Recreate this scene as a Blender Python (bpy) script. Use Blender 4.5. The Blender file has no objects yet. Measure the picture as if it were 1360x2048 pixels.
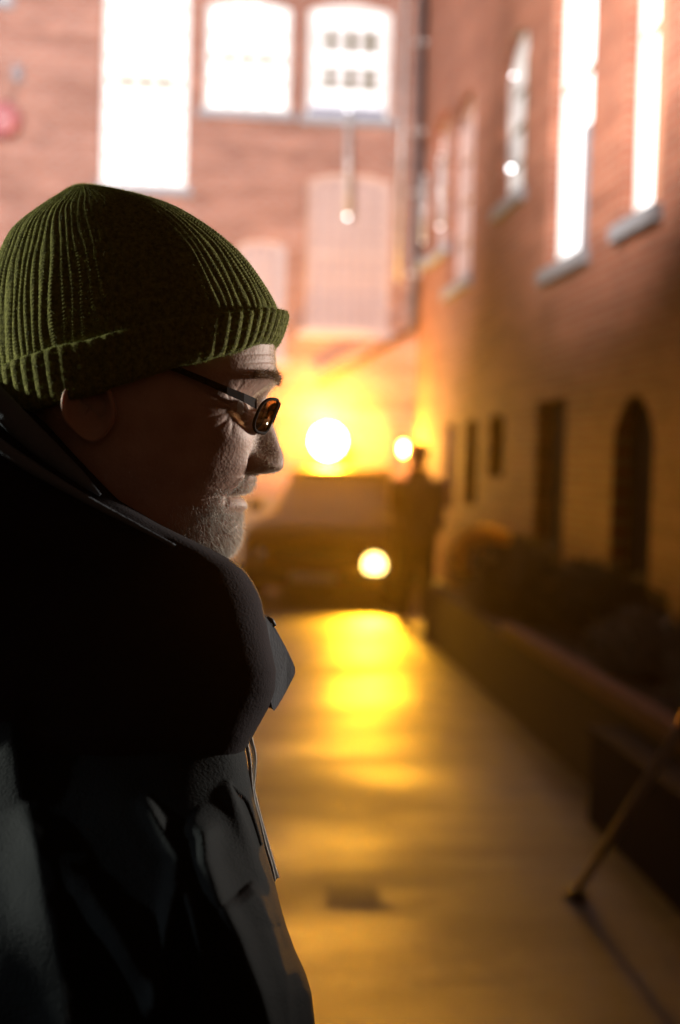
import bpy, bmesh, math, random
import numpy as np
from mathutils import Vector, Matrix
random.seed(7); rng = np.random.default_rng(7)
scn = bpy.context.scene
col = scn.collection
R = math.radians
PI = math.pi
# ------------------------------------------------------------------ camera
H = 1.65
FPX = 2844.0            # 50 mm lens, in photo pixels (1360 x 2048)
def cam_axes(yaw, pitch, roll):
    f = Vector((math.sin(yaw)*math.cos(pitch), math.cos(yaw)*math.cos(pitch), math.sin(pitch)))
    r = f.cross(Vector((0,0,1))).normalized(); u = r.cross(f)
    c, s = math.cos(roll), math.sin(roll)
    return r*c + u*s, u*c - r*s, f
RGT, UP, FWD = cam_axes(R(4.72), R(-2.2), R(1.6))
CAM = Vector((0,0,H))
def project(p):
    d = Vector(p) - CAM; z = d.dot(FWD)
    return 680 + FPX*d.dot(RGT)/z, 1024 - FPX*d.dot(UP)/z
def ray(px, py): return (FWD + RGT*((px-680)/FPX) + UP*((1024-py)/FPX))
def on_plane(px, py, axis, val):
    d = ray(px, py); t = (val - CAM[axis])/d[axis]
    return CAM + d*t
cam = bpy.data.cameras.new('camera'); camo = bpy.data.objects.new('camera', cam); col.objects.link(camo)
M = Matrix((RGT, UP, -FWD)).transposed().to_4x4(); M.translation = CAM
camo.matrix_world = M
cam.sensor_fit = 'VERTICAL'; cam.sensor_height = 36; cam.sensor_width = 24; cam.lens = 50
cam.clip_start = .05; cam.clip_end = 500
cam.dof.use_dof = True; cam.dof.focus_distance = 1.05; cam.dof.aperture_fstop = 4.1; cam.dof.aperture_blades = 0
scn.camera = camo

# ------------------------------------------------------------------ helpers
def tag(o, label=None, cat=None, group=None, kind=None):
    if label: o['label'] = label
    if cat: o['category'] = cat
    if group: o['group'] = group
    if kind: o['kind'] = kind
    return o
def empty(name, loc, label=None, cat=None, group=None, rz=0):
    o = bpy.data.objects.new(name, None); col.objects.link(o); o.location = loc; o.rotation_euler = (0,0,rz)
    o.empty_display_size = .1
    return tag(o, label, cat, group)
def mesh(name, V, F, mat=None, parent=None, smooth=False, rel=None, uv=None):
    """link one mesh; V in world coordinates when rel is given (made relative to it)"""
    me = bpy.data.meshes.new(name)
    V = np.asarray(V, float)
    if rel is not None: V = V - np.asarray(rel)
    me.from_pydata(V.tolist(), [], [tuple(map(int, f)) for f in F]); me.update()
    if smooth: me.polygons.foreach_set('use_smooth', [True]*len(me.polygons))
    if mat: me.materials.append(mat)
    o = bpy.data.objects.new(name, me); col.objects.link(o)
    if parent: o.parent = parent
    elif rel is not None: o.location = rel
    return o
class MB:
    def __init__(s): s.V = []; s.F = []
    def add(s, V, F):
        n = len(s.V); s.V += [tuple(v) for v in V]; s.F += [tuple(i+n for i in f) for f in F]; return s
    def box(s, x0, x1, y0, y1, z0, z1):
        return s.add([(x0,y0,z0),(x1,y0,z0),(x1,y1,z0),(x0,y1,z0),(x0,y0,z1),(x1,y0,z1),(x1,y1,z1),(x0,y1,z1)],
                     [(0,3,2,1),(4,5,6,7),(0,1,5,4),(1,2,6,5),(2,3,7,6),(3,0,4,7)])
    def tube(s, pts, r, n=12, cap=True):
        pts = [Vector(p) for p in pts]; rs = r if isinstance(r, (list, tuple)) else [r]*len(pts)
        V = []; up = Vector((0.13,0.21,1)).normalized()
        for i, p in enumerate(pts):
            d = (pts[min(i+1, len(pts)-1)] - pts[max(i-1, 0)]).normalized()
            a = d.cross(up);
            if a.length < .05: a = d.cross(Vector((1,0,0)))
            a.normalize(); b = d.cross(a)
            for k in range(n):
                t = 2*PI*k/n; V.append(p + (a*math.cos(t) + b*math.sin(t))*rs[i])
        F = []
        for i in range(len(pts)-1):
            for k in range(n): F.append((i*n+k, i*n+(k+1)%n, (i+1)*n+(k+1)%n, (i+1)*n+k))
        if cap: F += [tuple(range(n))[::-1], tuple((len(pts)-1)*n+k for k in range(n))]
        return s.add(V, F)
    def lathe(s, c, prof, axis='z', n=28):
        V = []; F = []
        for (r, h) in prof:
            for k in range(n):
                t = 2*PI*k/n; a, b = r*math.cos(t), r*math.sin(t)
                V.append((c[0]+a, c[1]+b, c[2]+h) if axis == 'z' else ((c[0]+a, c[1]-h, c[2]+b) if axis == 'y' else (c[0]-h, c[1]+a, c[2]+b)))
        for i in range(len(prof)-1):
            for k in range(n): F.append((i*n+k, i*n+(k+1)%n, (i+1)*n+(k+1)%n, (i+1)*n+k))
        F += [tuple(range(n)), tuple((len(prof)-1)*n+k for k in range(n))]
        return s.add(V, F)
    def build(s, name, mat, parent=None, smooth=False, rel=None): return mesh(name, s.V, s.F, mat, parent, smooth, rel)
def grid_faces(nr, nc, wrap=True, off=0):
    F = []
    for i in range(nr-1):
        for j in range(nc if wrap else nc-1):
            k = (j+1) % nc
            F.append((off+i*nc+j, off+i*nc+k, off+(i+1)*nc+k, off+(i+1)*nc+j))
    return F
def sstep(a, b, x):
    t = np.clip((np.asarray(x, float)-a)/(b-a), 0, 1); return t*t*(3-2*t)
def smooth_interp(x, xs, ys):
    """monotone-ish cubic through points"""
    xs = np.asarray(xs, float); ys = np.asarray(ys, float); x = np.asarray(x, float)
    m = np.gradient(ys, xs)
    i = np.clip(np.searchsorted(xs, x)-1, 0, len(xs)-2); h = xs[i+1]-xs[i]; t = np.clip((x-xs[i])/h, 0, 1)
    return ((2*t**3-3*t**2+1)*ys[i] + (t**3-2*t**2+t)*h*m[i] + (-2*t**3+3*t**2)*ys[i+1] + (t**3-t**2)*h*m[i+1])

# ------------------------------------------------------------------ materials
def new_mat(name):
    m = bpy.data.materials.new(name); m.use_nodes = True
    nt = m.node_tree; b = nt.nodes['Principled BSDF']; return m, nt, b
def N(nt, t, **kw):
    n = nt.nodes.new(t)
    for k, v in kw.items(): setattr(n, k, v)
    return n
def plain(name, c, rough=.6, metal=0, var=.25, scale=8, bump=0.0, bscale=60, emit=None, estr=0, spec=.5):
    m, nt, b = new_mat(name)
    tc = N(nt, 'ShaderNodeTexCoord'); no = N(nt, 'ShaderNodeTexNoise'); no.inputs['Scale'].default_value = scale; no.inputs['Detail'].default_value = 6
    nt.links.new(tc.outputs['Object'], no.inputs['Vector'])
    mx = N(nt, 'ShaderNodeMix', data_type='RGBA'); mx.inputs[6].default_value = tuple(x*(1-var) for x in c)+(1,); mx.inputs[7].default_value = tuple(min(1, x*(1+var)) for x in c)+(1,)
    nt.links.new(no.outputs['Fac'], mx.inputs[0]); nt.links.new(mx.outputs[2], b.inputs['Base Color'])
    b.inputs['Roughness'].default_value = rough; b.inputs['Metallic'].default_value = metal; b.inputs['Specular IOR Level'].default_value = spec
    if bump:
        n2 = N(nt, 'ShaderNodeTexNoise'); n2.inputs['Scale'].default_value = bscale; n2.inputs['Detail'].default_value = 5
        nt.links.new(tc.outputs['Object'], n2.inputs['Vector'])
        bp = N(nt, 'ShaderNodeBump'); bp.inputs['Distance'].default_value = bump; bp.inputs['Strength'].default_value = 1
        nt.links.new(n2.outputs['Fac'], bp.inputs['Height']); nt.links.new(bp.outputs['Normal'], b.inputs['Normal'])
    if emit:
        b.inputs['Emission Color'].default_value = tuple(emit)+(1,); b.inputs['Emission Strength'].default_value = estr
    return m
def brick(name, axis, c1, c2, mortar, rough=.85, offs=0.0):
    m, nt, b = new_mat(name)
    g = N(nt, 'ShaderNodeNewGeometry'); sx = N(nt, 'ShaderNodeSeparateXYZ'); cx = N(nt, 'ShaderNodeCombineXYZ')
    nt.links.new(g.outputs['Position'], sx.inputs[0])
    nt.links.new(sx.outputs['Y' if axis == 'x' else 'X'], cx.inputs[0]); nt.links.new(sx.outputs['Z'], cx.inputs[1])
    br = N(nt, 'ShaderNodeTexBrick'); br.inputs['Scale'].default_value = 1.0
    br.inputs['Brick Width'].default_value = .225; br.inputs['Row Height'].default_value = .078
    br.inputs['Mortar Size'].default_value = .010; br.inputs['Mortar Smooth'].default_value = .2; br.inputs['Bias'].default_value = -.1
    br.inputs['Color1'].default_value = c1+(1,); br.inputs['Color2'].default_value = c2+(1,); br.inputs['Mortar'].default_value = mortar+(1,)
    nt.links.new(cx.outputs[0], br.inputs['Vector'])
    no = N(nt, 'ShaderNodeTexNoise'); no.inputs['Scale'].default_value = .9; no.inputs['Detail'].default_value = 8; no.inputs['Roughness'].default_value = .65
    nt.links.new(g.outputs['Position'], no.inputs['Vector'])
    hs = N(nt, 'ShaderNodeMix', data_type='RGBA', blend_type='MULTIPLY'); hs.inputs[0].default_value = .55
    rp = N(nt, 'ShaderNodeValToRGB'); rp.color_ramp.elements[0].position = .3; rp.color_ramp.elements[0].color = (.45,.42,.42,1); rp.color_ramp.elements[1].position = .7; rp.color_ramp.elements[1].color = (1,1,1,1)
    nt.links.new(no.outputs['Fac'], rp.inputs[0]); nt.links.new(br.outputs['Color'], hs.inputs[6]); nt.links.new(rp.outputs[0], hs.inputs[7])
    mp = N(nt, 'ShaderNodeMapping'); mp.inputs['Scale'].default_value = (.5,.5,5.5); nt.links.new(g.outputs['Position'], mp.inputs[0])
    n3 = N(nt, 'ShaderNodeTexNoise'); n3.inputs['Scale'].default_value = 1.0; n3.inputs['Detail'].default_value = 5; n3.inputs['Roughness'].default_value = .75; nt.links.new(mp.outputs[0], n3.inputs['Vector'])
    r3 = N(nt, 'ShaderNodeValToRGB'); r3.color_ramp.elements[0].position = .36; r3.color_ramp.elements[0].color = (.5,.42,.38,1); r3.color_ramp.elements[1].position = .64; r3.color_ramp.elements[1].color = (1.0,1.0,1.0,1); nt.links.new(n3.outputs['Fac'], r3.inputs[0])
    h3 = N(nt, 'ShaderNodeMix', data_type='RGBA', blend_type='MULTIPLY'); h3.inputs[0].default_value = .7; nt.links.new(hs.outputs[2], h3.inputs[6]); nt.links.new(r3.outputs[0], h3.inputs[7])
    nt.links.new(h3.outputs[2], b.inputs['Base Color'])
    bp = N(nt, 'ShaderNodeBump'); bp.inputs['Distance'].default_value = .006; bp.invert = True
    nt.links.new(br.outputs['Fac'], bp.inputs['Height']); nt.links.new(bp.outputs['Normal'], b.inputs['Normal'])
    b.inputs['Roughness'].default_value = rough
    return m
def emission(name, c, s):
    m, nt, b = new_mat(name); b.inputs['Base Color'].default_value = (.6,.6,.6,1); b.inputs['Emission Color'].default_value = tuple(c)+(1,); b.inputs['Emission Strength'].default_value = s
    return m
M_ = {}
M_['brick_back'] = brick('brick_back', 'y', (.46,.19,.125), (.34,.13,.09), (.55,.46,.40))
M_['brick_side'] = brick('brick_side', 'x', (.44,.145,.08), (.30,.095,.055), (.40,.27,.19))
M_['white_paint'] = plain('white_paint', (.78,.78,.76), .45, var=.06)
M_['room_grey'] = emission('room_grey', (1,.97,.95), .12)
M_['bar_paint'] = plain('bar_paint', (.20,.18,.11), .6, var=.06)
M_['stone'] = plain('grey_sill_stone', (.26,.28,.31), .8, bump=.004, bscale=30)
M_['lit_glass'] = emission('lit_glass', (1,.985,.94), 1.5)
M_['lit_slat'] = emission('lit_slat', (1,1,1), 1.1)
M_['lit_glass_dim'] = emission('lit_glass_dim', (1,.97,.96), .4)
M_['lit_glass_hot'] = emission('lit_glass_hot', (.97,1,1), 2.2)
M_['pale_infill'] = plain('pale_infill', (.50,.36,.31), .5, var=.1, scale=3)
M_['pale_glass'] = plain('pale_glass', (.44,.33,.31), .25, var=.2, scale=2)
M_['dark_glass'] = plain('dark_glass', (.008,.007,.010), .22, var=.2)
M_['dark_door'] = plain('dark_door', (.012,.008,.010), .8, spec=.15)
M_['olive_bar'] = plain('olive_window_bar', (.10,.075,.01), .6)
M_['grey_curtain'] = plain('grey_curtain', (.20,.22,.26), .8, scale=3)
M_['pipe'] = plain('dark_pipe_metal', (.10,.085,.09), .45, metal=.3)
M_['pipe_pale'] = plain('pale_pipe_metal', (.55,.53,.52), .35, metal=.2)
M_['bulb'] = emission('small_bulb_reflection', (.95,.97,1), 13)  # end bulbs, and the imitated reflections at one right wall window
M_['reflection_soft'] = emission('small_reflection_soft', (1,.93,.9), 7)  # glow of the dots that stand in for window reflections
M_['red'] = plain('red_enamel', (.38,.15,.16), .25, var=.1)
M_['black'] = plain('black_metal', (.02,.02,.022), .6)
M_['rust_wall'] = plain('coping', (.23,.16,.10), .8, bump=.004)
M_['car'] = plain('car_paint', (.075,.038,.016), .5, var=.1, spec=.4)
M_['car_glass'] = plain('windscreen_glass', (.10,.085,.07), .4, var=.1)
M_['chrome'] = plain('chrome', (.55,.5,.45), .2, metal=1)
M_['tyre'] = plain('tyre_rubber', (.015,.015,.015), .85)
M_['skin_far'] = plain('skin_far', (.42,.24,.19), .6)
M_['coat_far'] = plain('coat_cloth', (.11,.065,.04), .9)
M_['trouser'] = plain('trouser_cloth', (.035,.022,.018), .9)
M_['shoe'] = plain('shoe_leather', (.01,.01,.01), .4)
M_['bark'] = plain('bark', (.05,.035,.025), .9)
M_['timber'] = plain('old_timber', (.20,.10,.05), .75, var=.35, scale=12)
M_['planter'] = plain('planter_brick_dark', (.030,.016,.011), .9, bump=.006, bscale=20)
M_['bluebox'] = plain('navy_plastic', (.007,.010,.026), .8, spec=.1)
M_['bluetarp'] = plain('tarp', (.12,.13,.14), .6, bump=.01, bscale=9)
def leafmat(name, c, tr):
    m, nt, b = new_mat(name); out = nt.nodes['Material Output']
    oi = N(nt, 'ShaderNodeTexNoise'); oi.inputs['Scale'].default_value = 9
    tc = N(nt, 'ShaderNodeTexCoord'); nt.links.new(tc.outputs['Object'], oi.inputs['Vector'])
    mx = N(nt, 'ShaderNodeMix', data_type='RGBA'); mx.inputs[6].default_value = tuple(x*.6 for x in c)+(1,); mx.inputs[7].default_value = tuple(x*1.5 for x in c)+(1,)
    nt.links.new(oi.outputs['Fac'], mx.inputs[0]); nt.links.new(mx.outputs[2], b.inputs['Base Color']); b.inputs['Roughness'].default_value = .6
    t = N(nt, 'ShaderNodeBsdfTranslucent'); nt.links.new(mx.outputs[2], t.inputs['Color'])
    ms = N(nt, 'ShaderNodeMixShader'); ms.inputs[0].default_value = tr
    nt.links.new(b.outputs[0], ms.inputs[1]); nt.links.new(t.outputs[0], ms.inputs[2]); nt.links.new(ms.outputs[0], out.inputs['Surface'])
    return m
M_['leaf_green'] = leafmat('leaf_green', (.10,.10,.055), .35)
M_['leaf_gold'] = leafmat('leaf_gold', (.8,.55,.12), .8)
M_['leaf_grey'] = leafmat('leaf_grey', (.16,.17,.15), .3)

# ground: wet asphalt
def asphalt():
    m, nt, b = new_mat('wet_asphalt'); L = nt.links.new
    g = N(nt, 'ShaderNodeNewGeometry')
    def noise(scale, det=6, rough=.6, vec=None, stretch=None):
        n = N(nt, 'ShaderNodeTexNoise'); n.inputs['Scale'].default_value = scale; n.inputs['Detail'].default_value = det; n.inputs['Roughness'].default_value = rough
        if stretch:
            mp = N(nt, 'ShaderNodeMapping'); mp.inputs['Scale'].default_value = stretch; L(g.outputs['Position'], mp.inputs[0]); L(mp.outputs[0], n.inputs['Vector'])
        else: L(g.outputs['Position'], n.inputs['Vector'])
        return n
    wet = noise(1.0, 4, .55, stretch=(.45,.8,1)); pud = N(nt, 'ShaderNodeValToRGB')
    pud.color_ramp.elements[0].position = .42; pud.color_ramp.elements[1].position = .62
    L(wet.outputs['Fac'], pud.inputs[0])
    mr = N(nt, 'ShaderNodeMapRange'); mr.inputs['To Min'].default_value = .62; mr.inputs['To Max'].default_value = .42
    L(pud.outputs[0], mr.inputs['Value']); L(mr.outputs[0], b.inputs['Roughness'])
    cn = noise(3, 8, .7); cr = N(nt, 'ShaderNodeValToRGB'); cr.color_ramp.elements[0].color = (.045,.038,.030,1); cr.color_ramp.elements[1].color = (.12,.10,.078,1)
    cr.color_ramp.elements[0].position = .3; cr.color_ramp.elements[1].position = .75
    L(cn.outputs['Fac'], cr.inputs[0])
    vo = N(nt, 'ShaderNodeTexVoronoi'); vo.inputs['Scale'].default_value = 55; L(g.outputs['Position'], vo.inputs['Vector'])
    vr = N(nt, 'ShaderNodeValToRGB'); vr.color_ramp.elements[0].color = (1.5,1.45,1.35,1); vr.color_ramp.elements[1].color = (.55,.55,.55,1); vr.color_ramp.elements[1].position = .55; L(vo.outputs['Distance'], vr.inputs[0])
    vm = N(nt, 'ShaderNodeMix', data_type='RGBA', blend_type='MULTIPLY'); vm.inputs[0].default_value = 1; L(cr.outputs[0], vm.inputs[6]); L(vr.outputs[0], vm.inputs[7])
    pn = noise(.8, 3, .5, stretch=(.35,1.3,1)); pr = N(nt, 'ShaderNodeValToRGB'); pr.color_ramp.elements[0].position = .46; pr.color_ramp.elements[0].color = (.5,.48,.46,1); pr.color_ramp.elements[1].position = .54; pr.color_ramp.elements[1].color = (1.1,1.1,1.1,1); L(pn.outputs['Fac'], pr.inputs[0])
    pm = N(nt, 'ShaderNodeMix', data_type='RGBA', blend_type='MULTIPLY'); pm.inputs[0].default_value = 1; L(vm.outputs[2], pm.inputs[6]); L(pr.outputs[0], pm.inputs[7]); L(pm.outputs[2], b.inputs['Base Color'])
    fine = noise(48, 5, .7); mid = noise(7, 3, .5)
    b1 = N(nt, 'ShaderNodeBump'); b1.inputs['Distance'].default_value = .004; b1.inputs['Strength'].default_value = .9; L(fine.outputs['Fac'], b1.inputs['Height'])
    b2 = N(nt, 'ShaderNodeBump'); b2.inputs['Distance'].default_value = .02; b2.inputs['Strength'].default_value = .22; L(mid.outputs['Fac'], b2.inputs['Height']); L(b1.outputs['Normal'], b2.inputs['Normal'])
    L(b2.outputs['Normal'], b.inputs['Normal'])
    b.inputs['Specular IOR Level'].default_value = .6
    return m
M_['asphalt'] = asphalt()

# ------------------------------------------------------------------ setting: ground
XW = 3.0; YB = 22.4
mesh('ground', [(-60,-40,0),(60,-40,0),(60,120,0),(-60,120,0)], [(0,1,2,3)], M_['asphalt'])['kind'] = 'structure'

# ------------------------------------------------------------------ brick walls with openings
def arc_pts(s0, s1, z1, rise, n=10):
    """points of a segmental arch from (s0, z1-rise) over (mid, z1) to (s1, z1-rise)"""
    if rise <= 0: return [(s0, z1), (s1, z1)]
    w = (s1-s0)/2; c = (s0+s1)/2; r = (w*w+rise*rise)/(2*rise)
    a = math.asin(min(1, w/r)); zc = z1 - r
    return [(c + r*math.sin(-a+2*a*i/n), zc + r*math.cos(-a+2*a*i/n)) for i in range(n+1)]
def wall_mesh(s0, s1, z0, z1, ops, put, depth):
    """ops: list of (a,b,c,d,rise); put(s,z,dep)->world"""
    S = sorted({s0, s1, *[o[0] for o in ops], *[o[1] for o in ops]}); Z = sorted({z0, z1, *[o[2] for o in ops], *[o[3] for o in ops]})
    mb = MB()
    for i in range(len(S)-1):
        for j in range(len(Z)-1):
            cs, cz = (S[i]+S[i+1])/2, (Z[j]+Z[j+1])/2
            if any(o[0] < cs < o[1] and o[2] < cz < o[3] for o in ops): continue
            mb.add([put(S[i],Z[j],0), put(S[i+1],Z[j],0), put(S[i+1],Z[j+1],0), put(S[i],Z[j+1],0)], [(0,1,2,3)])
    for (a,b,c,d,rise) in ops:
        ar = arc_pts(a, b, d, rise)
        if rise > 0:
            for k in range(len(ar)-1):
                p, q = ar[k], ar[k+1]
                if abs(d-p[1]) < 1e-6 and abs(d-q[1]) < 1e-6: continue
                mb.add([put(*p,0), put(*q,0), put(q[0],d,0), put(p[0],d,0)], [(0,1,2,3)])
        loop = [(a,c)] + ar + [(b,c)]
        n = len(loop)
        mb.add([put(*p,0) for p in loop]+[put(*p,depth) for p in loop], [(k,(k+1)%n,n+(k+1)%n,n+k) for k in range(n)])
    return mb
def window(parent, put, op, pane_mat, frame_mat, depth, cols, rows, rel, sill=True, frame_w=.06, bar=.022, sash=True, sill_mat=None, sill_over=.09, name='window'):
    a,b,c,d,rise = op
    ar = arc_pts(a, b, d, rise); loop = [(a,c)]+ar+[(b,c)]
    ins = []
    cx, cz = (a+b)/2, (c+d)/2
    for (s,z) in loop: ins.append((a+frame_w if s<=a+1e-4 else (b-frame_w if s>=b-1e-4 else cx+(s-cx)*(1-2*frame_w/(b-a))), c+frame_w if z<=c+1e-4 else z-frame_w))
    n = len(loop); fm = MB(); d0, d1 = depth-.055, depth+.01
    V = [put(*p,d0) for p in loop]+[put(*p,d0) for p in ins]+[put(*p,d1) for p in loop]+[put(*p,d1) for p in ins]
    F = []
    for k in range(n):
        l = (k+1)%n
        F += [(k,l,n+l,n+k),(n+k,n+l,3*n+l,3*n+k),(2*n+k,3*n+k,3*n+l,2*n+l),(k,2*n+k,2*n+l,l)]
    fm.add(V, F)
    w = fm.build(name, frame_mat, parent, rel=rel)
    def bx(mb, s0, s1, z0, z1, e0, e1):
        mb.add([put(s0,z0,e0),put(s1,z0,e0),put(s1,z1,e0),put(s0,z1,e0),put(s0,z0,e1),put(s1,z0,e1),put(s1,z1,e1),put(s0,z1,e1)],
               [(0,1,2,3),(4,7,6,5),(0,4,5,1),(1,5,6,2),(2,6,7,3),(3,7,4,0)])
    pm = MB(); pm.add([put(*p, depth-.004) for p in loop], [tuple(range(n))]); pm.build('pane', pane_mat, w, rel=rel)
    mm = MB()
    for k in range(1, cols):
        s = a+frame_w+(b-a-2*frame_w)*k/cols; bx(mm, s-bar/2, s+bar/2, c+frame_w, d-rise-.005 if rise else d-frame_w, depth-.035, depth-.008)
    for k in range(1, rows):
        z = c+frame_w+(d-rise*.6-c-2*frame_w)*k/rows; h = bar*1.0 if not (sash and k == rows//2) else bar*2.2
        bx(mm, a+frame_w, b-frame_w, z-h/2, z+h/2, depth-.042, depth-.006)
    if mm.V: mm.build('glazing_bars', M_['bar_paint'] if frame_mat is M_['white_paint'] else frame_mat, w, rel=rel)
    if sill:
        sm = MB(); bx(sm, a-sill_over, b+sill_over, c-.13, c-.003, -.075, depth-.06); sm.build('sill', sill_mat or M_['stone'], w, rel=rel)
    return w, bx
# --- back building
putB = lambda s, z, d: (s, YB+d, z)
def opB(x0, x1, yt, yb, rise, ycen=None):
    ym = ycen or (max(0, yt)+yb)/2
    a = on_plane(x0, ym, 1, YB).x; b = on_plane(x1, ym, 1, YB).x
    t = on_plane((x0+x1)/2, yt, 1, YB).z; l = on_plane((x0+x1)/2, yb, 1, YB).z
    return (a, b, l, t, rise)
bw = [opB(204, 376, -60, 372, 0.12), opB(410, 581, -4, 222, .12), opB(613, 783, 6, 236, .12), opB(611, 780, 345, 662, .12), opB(468, 570, 478, 716, .10), opB(-150, 18, -60, -5, .1, 0)]
bw += [opB(-300, -190, 345, 662, .12)]
rel = (-1.0, YB, 0)
back = empty('brick_building', rel, 'pink lit brick building closing the far end of the alley, with arched windows', 'building')
XL = -14.0
wall_mesh(XL, XW+.3, -.3, 13, bw, putB, .12).build('wall', M_['brick_back'], back, rel=rel)
MB().box(XL, XW+.3, YB+.13, YB+.6, -.3, 13).build('backing_wall', M_['dark_door'], back, rel=rel)
MB().box(XL-.1, XW+.3, YB-.15, YB+.7, 13.0, 13.25).build('parapet', M_['stone'], back, rel=rel)
MB().box(XL, XW-.01, YB-.06, YB-.001, .0, 1.02).build('plinth', M_['rust_wall'], back, rel=rel)
window(back, putB, bw[0], M_['lit_glass'], M_['white_paint'], .12, 4, 8, rel, frame_w=.09, bar=.06)
window(back, putB, bw[1], M_['lit_glass'], M_['white_paint'], .12, 4, 4, rel, frame_w=.09, bar=.05)
w3, bx = window(back, putB, bw[2], M_['lit_glass_dim'], M_['white_paint'], .12, 4, 4, rel, frame_w=.13, bar=.03)
a,b,c,d,_ = bw[2]
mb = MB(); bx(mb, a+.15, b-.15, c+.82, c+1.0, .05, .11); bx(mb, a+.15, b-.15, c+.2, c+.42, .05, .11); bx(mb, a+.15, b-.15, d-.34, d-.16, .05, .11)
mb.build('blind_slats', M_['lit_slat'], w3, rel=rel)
mb = MB()
gb = MB(); s0, s1 = a+(b-a)*.27, a+(b-a)*.80
bx(gb, s0, s1, c+.45, c+.80, .112, .114); bx(gb, s0, s1, c+1.02, c+1.38, .112, .114)
for fx in (.27, .52, .77):
    s = a+(b-a)*fx
    bx(mb, s-.042, s+.042, c+.45, c+.80, .048, .108); bx(mb, s-.042, s+.042, c+1.02, c+1.38, .048, .108)
mb.build('curtain_edge', M_['olive_bar'], w3, rel=rel)['kind'] = 'stuff'
gb.build('room_beyond', M_['room_grey'], w3, rel=rel)
mb = MB(); bx(mb, a+.06, b-.08, c+.05, c+.17, .03, .06); mb.build('window_box', plain('blue_grey_box', (.22,.24,.34), .6), w3, rel=rel)
window(back, putB, bw[3], M_['pale_glass'], M_['pale_infill'], .12, 7, 12, rel, frame_w=.09, bar=.035, sill_mat=M_['pale_infill'])
window(back, putB, bw[4], M_['pale_glass'], M_['pale_infill'], .12, 4, 9, rel, frame_w=.08, bar=.035)
window(back, putB, bw[5], M_['dark_glass'], M_['white_paint'], .12, 3, 2, rel)
window(back, putB, bw[6], M_['pale_glass'], M_['pale_infill'], .12, 4, 9, rel)
# --- right building
putR = lambda s, z, d: (XW+d, s, z)
def opR(x0, x1, yt, yb, rise):
    """opening on the right wall from picture columns x0<x1 (x0 the farther edge)"""
    ym = (max(yt, 0)+yb)/2
    far = on_plane(x0, ym, 0, XW).y; near = on_plane(x1, ym, 0, XW).y
    xm = (x0+x1)/2
    return (near, far, on_plane(xm, yb, 0, XW).z, on_plane(xm, yt, 0, XW).z, rise)
RW = {
 'F': opR(838, 856, 290, 520, .1), 'E': opR(866, 898, 235, 500, .12), 'D': opR(902, 945, 200, 562, .2), 'A': opR(1003, 1052, 70, 393, .22),
 'B': opR(1102, 1182, -230, 515, .12), 'C': opR(1250, 1325, -350, 425, .12),
 'd1': opR(1068, 1128, 800, 1170, .0), 'd2': opR(1222, 1302, 790, 1262, .3),
 'n1': opR(976, 1008, 826, 955, .08), 'n2': opR(928, 954, 838, 1010, .05), 'n3': opR(888, 908, 845, 1020, .05),
}
ks = list(RW); rops = [RW[k] for k in ks]
rops.append((4.6, 5.8, 3.6, 6.6, .12)); rops.append((1.0, 2.2, 1.3, 3.0, .12)); rops.append((1.0, 2.2, 4.0, 6.6, .12)); rops.append((4.5,5.5,.4,2.6,.3))
relr = (XW, 11, 0)
right = empty('brick_building', relr, 'brick building along the right of the alley, with dark ground floor doorways', 'building')
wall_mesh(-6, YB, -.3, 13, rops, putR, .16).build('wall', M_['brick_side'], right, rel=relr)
MB().box(XW+.17, XW+.7, -6, YB, -.3, 13).build('backing_wall', M_['dark_door'], right, rel=relr)
MB().box(XW-.15, XW+.8, -6.1, YB-.16, 13.0, 13.25).build('parapet', M_['stone'], right, rel=relr)
for k, o in zip(ks+['x1','x2','x3','x4'], rops):
    if k == 'B':
        w, bx = window(right, putR, o, M_['lit_glass_hot'], M_['white_paint'], .16, 1, 2, relr, frame_w=.05)
        a,b,c,d,_ = o; mb = MB(); zz = on_plane(1175, 232, 0, XW).z; bx(mb, a+.05, a+.05+(b-a)*.34, c+.05, zz, .07, .10); mb.build('curtain', M_['grey_curtain'], w, rel=relr)
    elif k == 'C':
        w, bx = window(right, putR, o, M_['lit_glass_hot'], M_['white_paint'], .16, 1, 2, relr, frame_w=.05)
        a,b,c,d,_ = o; mb = MB(); bx(mb, a+.05, a+(b-a)*.42, c+.05, d-.2, .07, .10); mb.build('curtain', plain('brown_curtain', (.45,.22,.13), .8), w, rel=relr)
    elif k in 'A':
        window(right, putR, o, M_['lit_glass_dim'], M_['white_paint'], .16, 2, 4, relr, frame_w=.05)
    elif k in 'DEF':
        window(right, putR, o, M_['pale_glass'], M_['pale_infill'], .16, 2, 4, relr, frame_w=.05)
    elif k[0] in 'd' or k == 'x4':
        a,b,c,d,rise = o; ar = [(a,c)]+arc_pts(a,b,d,rise)+[(b,c)]
        mb = MB(); mb.add([putR(*p,.13) for p in ar], [tuple(range(len(ar)))]); dd = mb.build('door', M_['dark_door'], right, rel=relr)
        mb = MB()
        for z in (c+.25, c+1.1): 
            V=[putR(a+.15,z,.12),putR(b-.15,z,.12),putR(b-.15,z+.65,.12),putR(a+.15,z+.65,.12)]; mb.add(V,[(0,1,2,3)])
        mb.build('door_panel', M_['dark_door'], dd, rel=relr)
    elif k[0] == 'n':
        window(right, putR, o, M_['dark_door'], M_['dark_door'], .16, 1, 2, relr, frame_w=.04, sill=False)
    else:
        window(right, putR, o, M_['dark_glass'], M_['white_paint'], .16, 2, 4, relr, frame_w=.05)

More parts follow.
